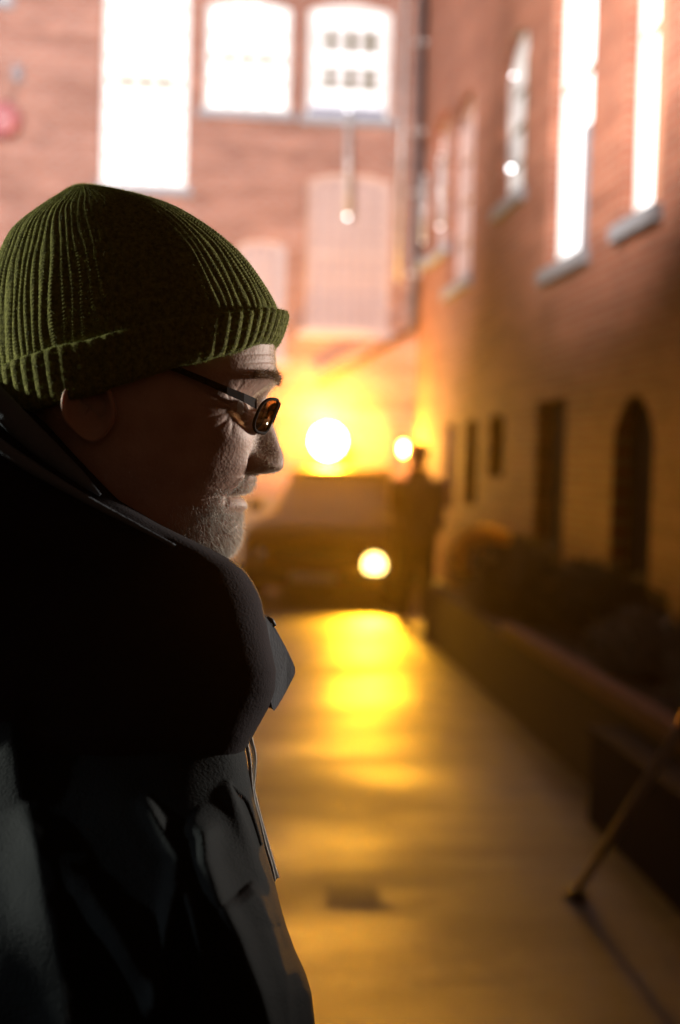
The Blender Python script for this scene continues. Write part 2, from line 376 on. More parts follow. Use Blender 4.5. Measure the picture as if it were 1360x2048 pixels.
# --- rods with end bulbs; on the right wall glowing dots imitate window reflections
def add_glow_rod(px, y0, y1, plane, label, r=.009, mat='bulb', rodmat='pipe_pale', axis=1, off=.09):
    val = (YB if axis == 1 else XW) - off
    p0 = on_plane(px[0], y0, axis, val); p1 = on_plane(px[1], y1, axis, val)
    e = empty('glow_rod', p1, label, 'light', 'slim rods with a small bulb at each end')
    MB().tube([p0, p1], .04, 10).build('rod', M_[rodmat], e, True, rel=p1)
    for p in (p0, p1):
        mb = MB(); mb.lathe(p, [(.001,-r),(r*.7,-r*.7),(r,0),(r*.7,r*.7),(.001,r)], n=10); mb.build('bulb', M_[mat], e, True, rel=p1)  # on the right wall these dots stand in for glass reflections
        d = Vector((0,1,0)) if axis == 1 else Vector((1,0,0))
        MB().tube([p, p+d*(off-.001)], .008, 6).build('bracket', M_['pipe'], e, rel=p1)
add_glow_rod((697,695), 222, 432, YB, 'slim pale rod with a bulb at each end on the far brick wall', r=.028)
add_glow_rod((1027,1022), 155, 335, XW, 'brightest rod and dots imitating reflections in a narrow upstairs window at right', r=.028, axis=0, off=.03, mat='bulb')
add_glow_rod((882,880), 315, 452, XW, 'dim rod and dots imitating glass reflections beside the narrow pink window near the corner', r=.022, axis=0, mat='reflection_soft', off=.06)
add_glow_rod((850,846), 352, 482, XW, 'dim rod and dots imitating glass reflections closest to the corner drainpipe', r=.016, axis=0, mat='reflection_soft', off=.06)

# --- downpipe and sloping leg, alarm bell
pA = on_plane(846, -60, 1, YB-.12); pB = on_plane(826, 655, 1, YB-.12); pC = on_plane(636, 765, 1, YB-.12)
dp = empty('drainpipe', (pB.x, YB-.1, 0), 'dark drainpipe running down the corner of the two brick buildings then slanting left', 'drainpipe')
MB().tube([pA, pB, pB.lerp(pC,.04)], .06, 12).build('pipe', M_['pipe'], dp, True, rel=dp.location)
MB().tube([pB.lerp(pC,.03), pC], .035, 12).build('slanting_pipe', M_['pipe'], dp, True, rel=dp.location)
for t in (.2, .45, .62, .85):
    p = pA.lerp(pB, t); MB().box(p.x-.09, p.x+.09, YB-.17, YB-.002, p.z-.03, p.z+.03).build('bracket', M_['pipe_pale'], dp, rel=dp.location)
p2 = on_plane(812, -40, 1, YB-.05); p3 = on_plane(796, 560, 1, YB-.05)
o = MB().tube([p2, p3], .03, 10).build('conduit', M_['pipe_pale'], None, True, rel=(p3.x,p3.y,p3.z)); tag(o, 'thin pale conduit on the far brick wall just left of the dark drainpipe', 'conduit')
pb = on_plane(8, 243, 1, YB)
bell = empty('alarm_bell', pb, 'round red alarm bell on the far brick wall at the left edge', 'alarm bell')
MB().lathe(pb, [(.28,.06),(.285,.12),(.26,.19),(.18,.25),(.06,.28),(.005,.285)], 'y', 32).build('gong', M_['red'], bell, True, rel=pb)
MB().lathe(pb, [(.16,.0),(.16,.07)], 'y', 24).build('backplate', M_['red'], bell, False, rel=pb)
MB().lathe(pb, [(.03,.28),(.03,.31),(.005,.32)], 'y', 12).build('bolt', M_['chrome'], bell, False, rel=pb)
pq = on_plane(36, 148, 1, YB)
o = empty('junction_box', pq, 'small dark box on the far brick wall above the red bell', 'box')
MB().box(pq.x-.08, pq.x+.08, YB-.1, YB-.002, pq.z-.12, pq.z+.12).build('casing', M_['pipe'], o, rel=pq)
MB().tube([pq+Vector((0,-.03,-.1)), pq+Vector((-.1,-.03,-.45))], .012, 6).build('cable', M_['pipe'], o, rel=pq)

# ------------------------------------------------------------------ dark parked car with one lit headlight
def car():
    base = on_plane(650, 1213, 2, 0.0)
    cx = 1.02; y0 = base.y; yaw = R(-12)
    e = empty('parked_car', (cx, y0, 0), 'dark parked car at the end of the alley with one headlight lit', 'car', rz=yaw)
    rot = lambda V: V
    # side profile sections: (y back from the nose, half width, z low, z high)
    def loft(secs, n=28, pw=4.0):
        V = []
        for (y, hw, zl, zh) in secs:
            c = (zl+zh)/2; h = (zh-zl)/2
            for k in range(n):
                t = 2*PI*k/n; ct, st = math.cos(t), math.sin(t)
                V.append((hw*abs(ct)**(2/pw)*(1 if ct>0 else -1), y, c+h*abs(st)**(2/pw)*(1 if st>0 else -1)))
        F = grid_faces(len(secs), n); F += [tuple(range(n)), tuple((len(secs)-1)*n+k for k in range(n))]
        return V, F
    V, F = loft([(0,.72,.22,.72),(.06,.82,.17,.84),(.3,.87,.16,.95),(1.0,.89,.16,1.02),(1.5,.9,.16,1.05),(2.6,.9,.16,1.06),(3.8,.9,.18,1.04),(4.2,.86,.22,.96),(4.35,.76,.3,.85)])
    body = mesh('body', V, F, M_['car'], e, True)
    V, F = loft([(1.15,.70,1.0,1.03),(1.9,.62,1.0,1.46),(2.4,.62,1.0,1.5),(3.2,.60,1.0,1.47),(3.9,.66,1.0,1.06)], pw=5)
    mesh('cabin_glass', V, F, M_['car_glass'], e, True)
    V, F = loft([(1.86,.60,1.43,1.49),(2.4,.6,1.47,1.53),(3.25,.58,1.44,1.5)], pw=5)
    mesh('roof', V, F, M_['car'], e, True)
    MB().box(-.45,.45,-.03,.05,.48,.64).build('grille', M_['black'], e)
    MB().box(-.84,.84,-.06,.06,.24,.40).build('bumper', M_['black'], e)
    MB().box(-.26,.26,-.075,-.055,.27,.37).build('number_plate', M_['stone'], e)
    for sgn in (-1,1):
        hl = MB().lathe((sgn*.67,0.03,.49), [(.13,-.05),(.135,.05),(.12,.07)], 'y', 24).build('headlight', M_['chrome'], e, True)
        MB().lathe((sgn*.67,0.03,.49), [(.118,.071),(.09,.085),(.01,.09)], 'y', 24).build('lens', M_['head_lit'] if sgn>0 else M_['car_glass'], hl, True)
        MB().box(sgn*.93-.09, sgn*.93+.09, 1.35,1.45,.98,1.12).build('wing_mirror', M_['car'], e)
        for yy in (.75, 3.45):
            w = MB().lathe((sgn*.80,yy,.32), [(.32,-.1),(.325,0),(.32,.1)], 'x', 28).build('wheel', M_['tyre'], e)
            MB().lathe((sgn*.80,yy,.32), [(.2,-.104),(.2,.104)], 'x', 20).build('rim', M_['chrome'], w)
    return e
M_['head_lit'] = emission('headlight_glass', (1,.70,.20), 9)
M_['sodium'] = emission('sodium_glass', (1,.62,.16), 120)
car()

# ------------------------------------------------------------------ flood lamp on the far wall
LAMP = Vector(on_plane(656, 882, 1, YB-.42))
def floodlamp():
    L = LAMP
    e = empty('floodlight', (L.x, YB, L.z), 'large glowing yellow floodlight on the far brick wall above the dark car', 'floodlight')
    rel = e.location
    mb = MB(); mb.lathe(L, [(.04,-.16),(.18,-.12),(.26,.0),(.26,.02)], 'y', 28); mb.build('housing', M_['black'], e, True, rel)
    mb = MB(); mb.lathe(L, [(.25,.021),(.2,.05),(.01,.075)], 'y', 28); mb.build('lens', M_['sodium'], e, True, rel)
    MB().tube([(L.x,L.y+.12,L.z),(L.x,YB-.02,L.z)], .03).build('bracket', M_['black'], e, True, rel)
    MB().lathe((L.x,YB-.001,L.z), [(.09,.0),(.09,.03)], 'y', 20).build('mount', M_['black'], e, False, rel)
floodlamp()
# wall lantern at the corner
WL = Vector(on_plane(806, 897, 1, 21.9))
e = empty('wall_lantern', (WL.x, YB, WL.z), 'small yellow wall lantern at the corner of the brick buildings behind the standing person', 'lantern')
MB().lathe(WL, [(.03,-.10),(.055,-.08),(.055,.08),(.03,.10)], 'z', 16).build('glass', emission('lantern_glass', (1,.62,.08), 4), e, True, e.location)
MB().lathe(WL+Vector((0,0,.1)), [(.09,.0),(.02,.06)], 'z', 16).build('cap', M_['black'], e, True, e.location)
MB().box(WL.x-.015,WL.x+.015,WL.y+.05,YB-.07,WL.z+.09,WL.z+.12).build('arm', M_['black'], e, rel=e.location)

# ------------------------------------------------------------------ planter wall, kerb, shrubs at right
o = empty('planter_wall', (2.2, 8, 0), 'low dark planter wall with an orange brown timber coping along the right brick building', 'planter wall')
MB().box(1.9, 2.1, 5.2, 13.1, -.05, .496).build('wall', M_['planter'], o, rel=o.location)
MB().box(1.875, 1.97, 5.15, 9.4, .50, .575).build('coping', M_['timber'], o, rel=o.location)
o = MB().box(2.1, 2.998, 5.2, 13.1, 0, .44).build('planting_bed', plain('soil', (.03,.022,.016), .95, bump=.03, bscale=9)); o['kind'] = 'structure'
def shrub(c, rx, ry, rz, n, size, mat, name, label, cat, group=None, spread=.6):
    e = empty(name, (c[0],c[1],.44), label, cat, group)
    rel = np.array(e.location); V = []; F = []
    r2 = np.random.default_rng(int(abs(c[0]*1000+c[1]*77)))
    cl = r2.normal(size=(14,3)); cl /= np.linalg.norm(cl, axis=1)[:,None]
    for i in range(n):
        d = r2.normal(size=3); d /= np.linalg.norm(d)
        lump = 1 + spread*max(0, (cl@d).max()-.75)*3 - spread*.4
        rad = (r2.random()**.45)*lump
        p = np.array(c) + d*rad*np.array((rx,ry,rz))
        if p[2] < .45: p[2] = .45 + r2.random()*.1
        t = r2.normal(size=3); t /= np.linalg.norm(t); u = np.cross(t, r2.normal(size=3)); u /= np.linalg.norm(u)
        s = size*(.6+.8*r2.random()); k = len(V)
        V += [p-t*s, p+u*s*.38, p+t*s, p-u*s*.38]; F.append((k,k+1,k+2,k+3))
    mesh('foliage', V, F, M_[mat], e, False, rel)
    mb = MB()
    for k in range(5):
        a = 2*PI*k/5; mb.tube([(c[0]+.03*math.cos(a),c[1]+.03*math.sin(a),.43),(c[0]+rx*.6*math.cos(a),c[1]+ry*.6*math.sin(a),c[2]+rz*.4)], [.014,.005], 6)
    mb.build('stem', M_['bark'], e, True, rel)
shrub((2.32,12.5,.84), .28,.28,.27, 2600, .035, 'leaf_gold', 'shrub', 'round golden shrub glowing behind the standing person', 'shrub', spread=.15)
shrub((2.35,10.9,.72), .42,.75,.36, 3200, .04, 'leaf_green', 'shrub', 'largest dark green shrub spilling over the planter nearest the golden one', 'shrub')
shrub((2.55,9.3,.70), .36,.6,.30, 2600, .04, 'leaf_green', 'shrub', 'dark shrub beside the rectangular doorway', 'shrub')
shrub((2.5,8.1,.60), .32,.55,.2, 1500, .04, 'leaf_grey', 'shrub', 'sparse greyish shrub in front of the arched doorway', 'shrub')
shrub((2.5,6.7,.58), .3,.6,.18, 1400, .04, 'leaf_grey', 'shrub', 'low greyish shrub behind the timber coping at the right edge', 'shrub')
shrub((2.65,12.75,.70), .28,.3,.28, 1500, .04, 'leaf_green', 'shrub', 'small dark shrub at the far end of the planter', 'shrub')

# leaning pole at right, navy box, drain cover
g0 = on_plane(1150, 1795, 2, 0.0)
tip = CAM + ray(1372, 1440)*4.35
pe = empty('leaning_pole', g0, 'thin grey metal pole slanting up to the right edge from the wet ground', 'pole')
dirp = (tip-g0)
MB().tube([g0+Vector((0,0,.015)), g0+dirp*1.0], .017, 12).build('shaft', plain('grey_pole', (.34,.31,.28), .9, spec=.05), pe, True, g0)
MB().tube([g0+dirp*.985, g0+dirp*1.6], .022, 12).build('sleeve', M_['timber'], pe, True, g0)
MB().lathe(g0, [(.05,0.0),(.05,.012),(.02,.03)], 'z', 16).build('foot', M_['black'], pe, True, g0)
e = empty('crate', (2.15,6.0,0), 'dark navy crate standing on the wet ground beneath the timber coping', 'crate')
rel = e.location; mb = MB(); mb.box(1.72,1.89,4.9,6.4,.0,.42)
mb.build('shell', M_['bluebox'], e, rel=rel); MB().box(1.70,1.893,4.88,6.42,.423,.445).build('rim', M_['bluebox'], e, rel=rel)
dc = on_plane(705, 1790, 2, 0)
e = empty('drain_cover', dc, 'square iron drain cover lying in the wet asphalt', 'drain cover')
MB().box(dc.x-.13,dc.x+.13,dc.y-.13,dc.y+.13,.001,.003).build('frame', M_['asphalt'], e, rel=dc)
mb = MB()
for k in range(6): mb.box(dc.x-.10,dc.x+.10,dc.y-.10+k*.036,dc.y-.082+k*.036,.0032,.005)
mb.build('grate', M_['black'], e, rel=dc)

# ------------------------------------------------------------------ skinned figure helper
def skin_mesh(joints, edges, name, mat, parent, rel, sub=2):
    me = bpy.data.meshes.new(name); me.from_pydata([j[0] for j in joints], edges, []); me.update()
    o = bpy.data.objects.new(name, me); col.objects.link(o)
    md = o.modifiers.new('s', 'SKIN'); md.use_smooth_shade = True
    sv = me.skin_vertices[0].data
    for i, j in enumerate(joints):
        r = j[1]; sv[i].radius = r if isinstance(r, tuple) else (r, r)
    sv[0].use_root = True
    o.modifiers.new('u', 'SUBSURF').levels = sub
    dg = bpy.context.evaluated_depsgraph_get(); ev = o.evaluated_get(dg); m2 = bpy.data.meshes.new_from_object(ev)
    bpy.data.objects.remove(o)
    o = bpy.data.objects.new(name, m2); col.objects.link(o); m2.materials.clear(); m2.materials.append(mat)
    m2.polygons.foreach_set('use_smooth', [True]*len(m2.polygons))
    o.parent = parent
    return o
def far_person():
    f = on_plane(828, 1252, 2, 0.0)
    e = empty('person', f, 'person in a dark coat standing far down the alley beside the car', 'person')
    # local: x right, y away, z up
    J = [((0,0,.95),(.14,.10)), ((0,.0,1.15),(.14,.10)), ((0,.01,1.38),(.16,.10)), ((0.0,0,1.49),.07), ((0,-.01,1.56),.066),((0,-.015,1.63),(.075,.09)),((0,-.01,1.71),(.07,.085)),
         ((.19,0,1.40),.062),((.215,.03,1.15),.048),((.19,-.10,.98),.036),
         ((-.19,0,1.40),.062),((-.215,.03,1.15),.048),((-.19,-.10,.98),.036),
         ((.10,0,.88),.09),((.115,-.01,.50),.06),((.12,.02,.09),.042),((.125,-.10,.045),.035),
         ((-.10,0,.88),.09),((-.11,-.01,.50),.06),((-.115,.02,.09),.042),((-.12,-.10,.045),.035)]
    E = [(0,1),(1,2),(2,3),(3,4),(4,5),(5,6),(2,7),(7,8),(8,9),(2,10),(10,11),(11,12),(0,13),(13,14),(14,15),(15,16),(0,17),(17,18),(18,19),(19,20)]
    bo = skin_mesh(J, E, 'body', M_['skin_far'], e, None)
    bm = bmesh.new(); bm.from_mesh(bo.data); n = 24; rings = []
    for (z, a, b, yo) in [(1.50,.062,.062,.0),(1.54,.060,.064,-.005),(1.565,.058,.075,-.02),(1.60,.072,.092,-.018),(1.65,.082,.102,-.01),(1.70,.086,.106,-.005),(1.75,.080,.098,0),(1.785,.060,.075,.004),(1.805,.03,.04,.006)]:
        rings.append([bm.verts.new((a*math.cos(2*PI*k/n), yo+b*math.sin(2*PI*k/n), z)) for k in range(n)])
    for q in range(len(rings)-1):
        for k in range(n): bm.faces.new((rings[q][k], rings[q][(k+1)%n], rings[q+1][(k+1)%n], rings[q+1][k])).smooth = True
    bm.faces.new(rings[-1]); bm.to_mesh(bo.data); bm.free()
    # hair, nose
    V = []; n = 20; rows = [(.0,.0,1.81),(.045,.055,1.818),(.075,.09,1.80),(.094,.112,1.765),(.100,.120,1.71),(.097,.116,1.66),(.085,.10,1.61)]
    for (a,b,z) in rows:
        for k in range(n):
            t = 2*PI*k/n; y = b*math.sin(t); zz = z + (.06 if (y < -.03 and z < 1.72) else 0); V.append((a*math.cos(t), y+.0, zz))
    for q in range(0,n): V[q] = (0,0,1.824)
    mesh('hair', V, grid_faces(len(rows), n), plain('hair_far', (.03,.018,.012), .8), e, True)
    # coat: torso tube + sleeves
    mb = MB()
    n = 32
    rows = [(1.56,.10,.095),(1.50,.12,.09),(1.455,.11,.085),(1.45,.19,.11),(1.41,.245,.13),(1.25,.22,.145),(1.05,.185,.14),(.9,.20,.15),(.78,.205,.155),(.765,.19,.14)]
    V = [(a*math.cos(2*PI*k/n), b*math.sin(2*PI*k/n), z) for (z,a,b) in rows for k in range(n)]
    mb.add(V, grid_faces(len(rows), n))
    for s in (-1,1):
        mb.tube([(s*.16,0,1.435),(s*.205,.005,1.40),(s*.215,.03,1.17),(s*.215,.02,1.12),(s*.22,-.08,1.0),(s*.17,-.13,.95)], [.06,.078,.066,.062,.056,.05], 18)
    mb.build('coat', M_['coat_far'], e, True)
    mb = MB()
    for s in (-1,1): mb.tube([(s*.085,0,.98),(s*.095,0,.85),(s*.112,-.01,.5),(s*.118,.02,.08)], [.10,.105,.078,.062], 18)
    mb.build('trousers', M_['trouser'], e, True)
    for s in (-1,1):
        V = []; rows = [(.10,.035,.05),(.03,.045,.075),(-.05,.05,.07),(-.12,.048,.05),(-.165,.03,.035)]
        for (y,a,h) in rows:
            for k in range(14):
                t = 2*PI*k/14; V.append((s*.122+a*math.cos(t), y, max(0, h*.5+h*.55*math.sin(t))))
        mesh('shoe', V, grid_faces(5,14)+[tuple(range(14)), tuple(56+k for k in range(14))], M_['shoe'], e, True)
    mb = MB(); mb.add([(0,-.105,1.665),(-.014,-.092,1.635),(.014,-.092,1.635),(0,-.125,1.638),(0,-.09,1.62)], [(0,1,3),(0,3,2),(1,4,3),(3,4,2)]); mb.build('nose', M_['skin_far'], e, True)
far_person()

# ================================================================== THE MAN
D0 = 1.06; S = D0/FPX       # metres per photo pixel at the man's mid plane
ORG = CAM + FWD*D0
base = CAM + FWD*D0 + RGT*((200-680)*S); base.z = 0; base = Vector(base)
man = empty('person', base, 'man close up in profile wearing a green knit cap, glasses and dark jacket', 'person')
Rn = np.array(RGT); Un = np.array(UP); Fn = np.array(FWD); On = np.array(ORG); Cn = np.array(CAM)
def W(px, py, v):
    """photo px (orthographic about the mid plane), v = depth in px (negative: towards the camera)"""
    px = np.asarray(px, float); py = np.asarray(py, float); v = np.asarray(v, float)
    return On + ((px-680)*S)[...,None]*Rn + ((1024-py)*S)[...,None]*Un + (v*S)[...,None]*Fn
def WP(px, py, v):
    """same but the column/row is where the point should be seen (for loose clothing)"""
    k = 1 + np.asarray(v, float)*S/D0
    return W(680+(np.asarray(px, float)-680)*k, 1024+(np.asarray(py, float)-1024)*k, v)

# --- materials of the man
def skin():
    m, nt, b = new_mat('skin'); L = nt.links.new
    tc = N(nt, 'ShaderNodeTexCoord'); no = N(nt, 'ShaderNodeTexNoise'); no.inputs['Scale'].default_value = 35; no.inputs['Detail'].default_value = 6
    L(tc.outputs['Object'], no.inputs['Vector'])
    rp = N(nt, 'ShaderNodeValToRGB'); rp.color_ramp.elements[0].position = .3; rp.color_ramp.elements[0].color = (.36,.19,.13,1); rp.color_ramp.elements[1].position = .7; rp.color_ramp.elements[1].color = (.50,.31,.23,1)
    L(no.outputs['Fac'], rp.inputs[0]); L(rp.outputs[0], b.inputs['Base Color'])
    b.inputs['Roughness'].default_value = .62; b.inputs['Sheen Weight'].default_value = .6; b.inputs['Sheen Roughness'].default_value = .22; b.inputs['Subsurface Weight'].default_value = .35; b.inputs['Subsurface Radius'].default_value = (1,.35,.18); b.inputs['Subsurface Scale'].default_value = .006
    n2 = N(nt, 'ShaderNodeTexVoronoi'); n2.inputs['Scale'].default_value = 420; L(tc.outputs['Object'], n2.inputs['Vector'])
    n3 = N(nt, 'ShaderNodeTexNoise'); n3.inputs['Scale'].default_value = 160; n3.inputs['Detail'].default_value = 6; L(tc.outputs['Object'], n3.inputs['Vector'])
    b1 = N(nt, 'ShaderNodeBump'); b1.inputs['Distance'].default_value = .0003; b1.inputs['Strength'].default_value = .5; L(n2.outputs['Distance'], b1.inputs['Height'])
    b2 = N(nt, 'ShaderNodeBump'); b2.inputs['Distance'].default_value = .0009; b2.inputs['Strength'].default_value = .5; L(n3.outputs['Fac'], b2.inputs['Height']); L(b1.outputs[0], b2.inputs['Normal']); L(b2.outputs[0], b.inputs['Normal'])
    return m
M_['skin'] = skin()
def knit(name, c):
    m, nt, b = new_mat(name); L = nt.links.new
    tc = N(nt, 'ShaderNodeTexCoord'); no = N(nt, 'ShaderNodeTexNoise'); no.inputs['Scale'].default_value = 300; no.inputs['Detail'].default_value = 4; no.inputs['Roughness'].default_value = .7
    L(tc.outputs['Object'], no.inputs['Vector'])
    rp = N(nt, 'ShaderNodeValToRGB'); rp.color_ramp.elements[0].position = .35; rp.color_ramp.elements[0].color = tuple(x*.45 for x in c)+(1,); rp.color_ramp.elements[1].position = .68; rp.color_ramp.elements[1].color = tuple(x*1.35 for x in c)+(1,)
    L(no.outputs['Fac'], rp.inputs[0]); L(rp.outputs[0], b.inputs['Base Color']); b.inputs['Roughness'].default_value = .95
    b.inputs['Specular IOR Level'].default_value = .1; b.inputs['Sheen Weight'].default_value = .12; b.inputs['Sheen Roughness'].default_value = .5; b.inputs['Sheen Tint'].default_value = (.6,.7,.3,1)
    bp = N(nt, 'ShaderNodeBump'); bp.inputs['Distance'].default_value = .003; bp.inputs['Strength'].default_value = .8; L(no.outputs['Fac'], bp.inputs['Height']); L(bp.outputs[0], b.inputs['Normal'])
    return m
M_['knit'] = knit('green_knit', (.19,.19,.055))
def cloth(name, c, rough=.75, bump=.0008, bs=500, spec=.3):
    m, nt, b = new_mat(name); L = nt.links.new
    tc = N(nt, 'ShaderNodeTexCoord'); no = N(nt, 'ShaderNodeTexNoise'); no.inputs['Scale'].default_value = bs; no.inputs['Detail'].default_value = 4
    L(tc.outputs['Object'], no.inputs['Vector'])
    n2 = N(nt, 'ShaderNodeTexNoise'); n2.inputs['Scale'].default_value = 14; n2.inputs['Detail'].default_value = 5; L(tc.outputs['Object'], n2.inputs['Vector'])
    mx = N(nt, 'ShaderNodeMix', data_type='RGBA'); mx.inputs[6].default_value = tuple(x*.7 for x in c)+(1,); mx.inputs[7].default_value = tuple(x*1.3 for x in c)+(1,); L(n2.outputs['Fac'], mx.inputs[0]); L(mx.outputs[2], b.inputs['Base Color'])
    b.inputs['Roughness'].default_value = rough; b.inputs['Specular IOR Level'].default_value = spec
    bp = N(nt, 'ShaderNodeBump'); bp.inputs['Distance'].default_value = bump; L(no.outputs['Fac'], bp.inputs['Height'])
    b2 = N(nt, 'ShaderNodeBump'); b2.inputs['Distance'].default_value = .006; b2.inputs['Strength'].default_value = .5; L(n2.outputs['Fac'], b2.inputs['Height']); L(bp.outputs[0], b2.inputs['Normal']); L(b2.outputs[0], b.inputs['Normal'])
    return m
M_['jacket'] = cloth('jacket_cloth', (.0040,.0068,.0078), .85, spec=.15)
M_['hood'] = cloth('hood_cloth', (.013,.009,.011), .95, spec=.12)
M_['denim'] = cloth('collar_cloth', (.085,.10,.12), .9, bs=350)
M_['cord'] = cloth('cord_cotton', (.50,.49,.46), .9, bs=700)
M_['hair_beard'] = leafmat('beard_hair', (.62,.58,.52), .35)
M_['hair_brow'] = leafmat('brow_hair', (.16,.10,.055), .4)
M_['fuzz'] = leafmat('wool_fuzz', (.22,.25,.06), .4)
M_['frame'] = plain('glasses_frame', (.009,.005,.004), .8, spec=.06)
M_['steel'] = plain('zip_steel', (.7,.7,.7), .25, metal=1)

# --- head
prof = [(540,500),(600,525),(650,541),(689,549),(707,549),(723,550),(742,552.5),(754,553.5),(762,552),(770,547),(780,540),(790,535),(800,533),(815,534.5),(830,538),(850,546),(868.6,552),(885,557),(903.7,563.7),(918,567.2),(929.5,567.2),(937,564.5),(942,559),(945,550),(946.6,538),(947.4,524),(948.5,516),(952,512.5),(960,511),(971.7,507.5),(981,501.6),(986.5,496),(989.5,489),(991,483),(992.6,482),(995,485),(1000,489.5),(1004.5,492.5),(1011.6,495),(1017,493.5),(1021,489),(1027,485),(1035,483.5),(1046.7,482),(1063,483),(1075,481.5),(1085,478.5),(1093.6,474.5),(1103,467),(1110,458.5),(1117,446),(1124,425),(1131,395),(1140,372),(1170,355),(1220,352),(1300,360)]
basep = [(540,500),(600,525),(650,541),(689,548),(723,549),(754,547),(775,539),(800,528),(850,519),(900,511),(945,503),(975,491),(992,484),(1010,484),(1027,481),(1063,480),(1085,475),(1103,464),(1110,456),(1117,444),(1124,424),(1131,395),(1140,372),(1170,355),(1220,352),(1300,360)]
backp = [(540,10),(600,-5),(700,-8),(760,5),(820,30),(880,60),(950,75),(1030,70),(1100,60),(1200,35),(1300,10)]
widp = [(540,165),(600,190),(689,203),(760,206),(820,203),(880,194),(940,184),(1000,170),(1050,158),(1090,146),(1117,136),(1135,130),(1170,128),(1230,130),(1300,160)]
ys = np.concatenate([np.arange(545,690,6), np.arange(690,1140,1.7), np.arange(1140,1300,8)])
nT = 320
tt = np.linspace(0, 2*PI, nT, endpoint=False)
# denser towards the front
th = tt + .55*np.sin(2*tt)*0 - .35*np.sin(tt)
def head_grid():
    Y = ys[:,None]*np.ones((1,nT)); T = np.ones((len(ys),1))*th[None,:]
    P = np.interp(Y, *zip(*prof)); B = smooth_interp(Y, *zip(*basep)); K = smooth_interp(Y, *zip(*backp)); Wd = smooth_interp(Y, *zip(*widp))
    cxx = K + (B-K)*.42
    ct, st = np.cos(T), np.sin(T)
    pf = np.interp(Y, [540,689,760,850,950,1000,1060,1110,1140], [2.15,2.3,2.45,2.35,2.1,1.95,1.8,1.75,2.0])
    r_f = (np.abs(ct)**pf + np.abs(st)**pf)**(-1/pf)
    X = np.where(ct >= 0, cxx + (B-cxx)*r_f*ct, cxx + (cxx-K)*ct)
    Vv = Wd*np.where(ct >= 0, r_f*st, st)
    front = sstep(0, .35, ct)
    a = np.abs(Vv)
    # nose, lips, brow centre: difference between the true profile and the face plane
    dif = P-B
    nw = np.interp(Y, [700,760,790,830,880,915,935,950,958,985,1025,1060,1100], [150,120,24,27,33,42,47,44,60,62,50,72,80])
    pk = np.interp(Y, [700,760,790,830,900,930,948,960,1000,1100], [2,2,2.0,2.3,2.5,2.8,3,2,2,2])
    X = X + dif*np.exp(-(a/nw)**pk*1.1)*front
    # alar wing
    X += 9*np.exp(-((a-44)/15)**2 - ((Y-928)/17)**2)*front
    X -= 7*np.exp(-((a-62)/7)**2 - ((Y-926)/18)**2)*front
    # nostril
    X -= 5*np.exp(-((a-22)/10)**2 - ((Y-946)/5)**2)*front
    # eye socket and eyelid bulge
    X -= 30*np.exp(-((a-82)/46)**2 - ((Y-818)/30)**2)*front
    X -= 12*np.exp(-((a-34)/16)**2 - ((Y-806)/22)**2)*front
    X += 19*np.exp(-((a-86)/27)**2 - ((Y-824)/17)**2)*front
    X -= 3.0*np.exp(-((a-88)/34)**2 - ((Y-830-.0012*(a-88)**2)/1.8)**2)*front      # lid slit
    X -= 3.0*np.exp(-((a-86)/36)**2 - ((Y-803)/3)**2)*front                         # lid crease
    # brow ridge, cheekbone, jowl
    X += 7*np.exp(-((a-78)/52)**2 - ((Y-765)/15)**2)*front
    X += 11*np.exp(-((a-118)/52)**2 - ((Y-884)/30)**2)*front
    X += 7*np.exp(-((a-78)/30)**2 - ((Y-925-.12*a)/34)**2)*front
    # nasolabial fold
    nl = a-(40+(Y-930)*.42)
    X -= 5.5*np.exp(-(nl/6)**2)*sstep(925,945,Y)*(1-sstep(1000,1030,Y))*front
    # mouth corner and lip slit
    X -= 5*np.exp(-((a-60)/16)**2 - ((Y-994)/9)**2)*front
    X -= 4*np.exp(-((Y-992.5)/2.2)**2)*(1-sstep(45,66,a))*front
    # forehead lines
    for yy in (712, 728): X -= 1.6*np.exp(-((Y-yy-.0007*a*a)/1.6)**2)*(1-sstep(120,150,a))*front
    # crow's feet: fine furrows fanning from the outer corner of the eye
    fx = a-118; fy = Y-826; rr = np.hypot(fx, fy)+1e-6; an = np.arctan2(fy, fx)
    furrow = (np.cos(an*14)*.5+.5)**4*np.exp(-((rr-34)/20)**2)*(np.abs(an) < 1.7)
    Vv = Vv*(1-.006*furrow)
    X -= 2.0*furrow*front
    # bags under the eye
    for q, dy in ((0, 846), (1, 856)): X -= 2.0*np.exp(-((a-88)/34)**2-((Y-dy+.006*(a-88)**2)/2.3)**2)*front
    Vv = Vv*(1+.010*np.exp(-((Y-850)/60)**2))
    return X, Y, Vv
HX, HY, HV = head_grid()
V = W(HX, HY, HV).reshape(-1,3)
F = grid_faces(len(ys), nT)
# close the crown and run the same surface on down as torso, so the body is one piece
n0 = len(V); nr = len(ys)
F.append(tuple(range(nT)))
tors = [(1340,-20,330,140),(1450,-90,360,170),(1560,-120,400,230),(1640,-130,410,330),(1800,-140,430,400),(2300,-130,400,400),(2800,-120,400,420),(3000,-110,390,430),(3100,-60,350,380)]
ext = []
for (y,x0,x1,w) in tors:
    t = th; ct, st = np.cos(t), np.sin(t)
    ext.append(W((x0+x1)/2+(x1-x0)/2*np.sign(ct)*np.abs(ct)**.85, np.full(nT, float(y)), w*np.sign(st)*np.abs(st)**.85))
V = np.vstack([V]+ext)
F += grid_faces(len(tors)+1, nT, True, n0-nT)
F.append(tuple(n0+(len(tors)-1)*nT+k for k in range(nT)))
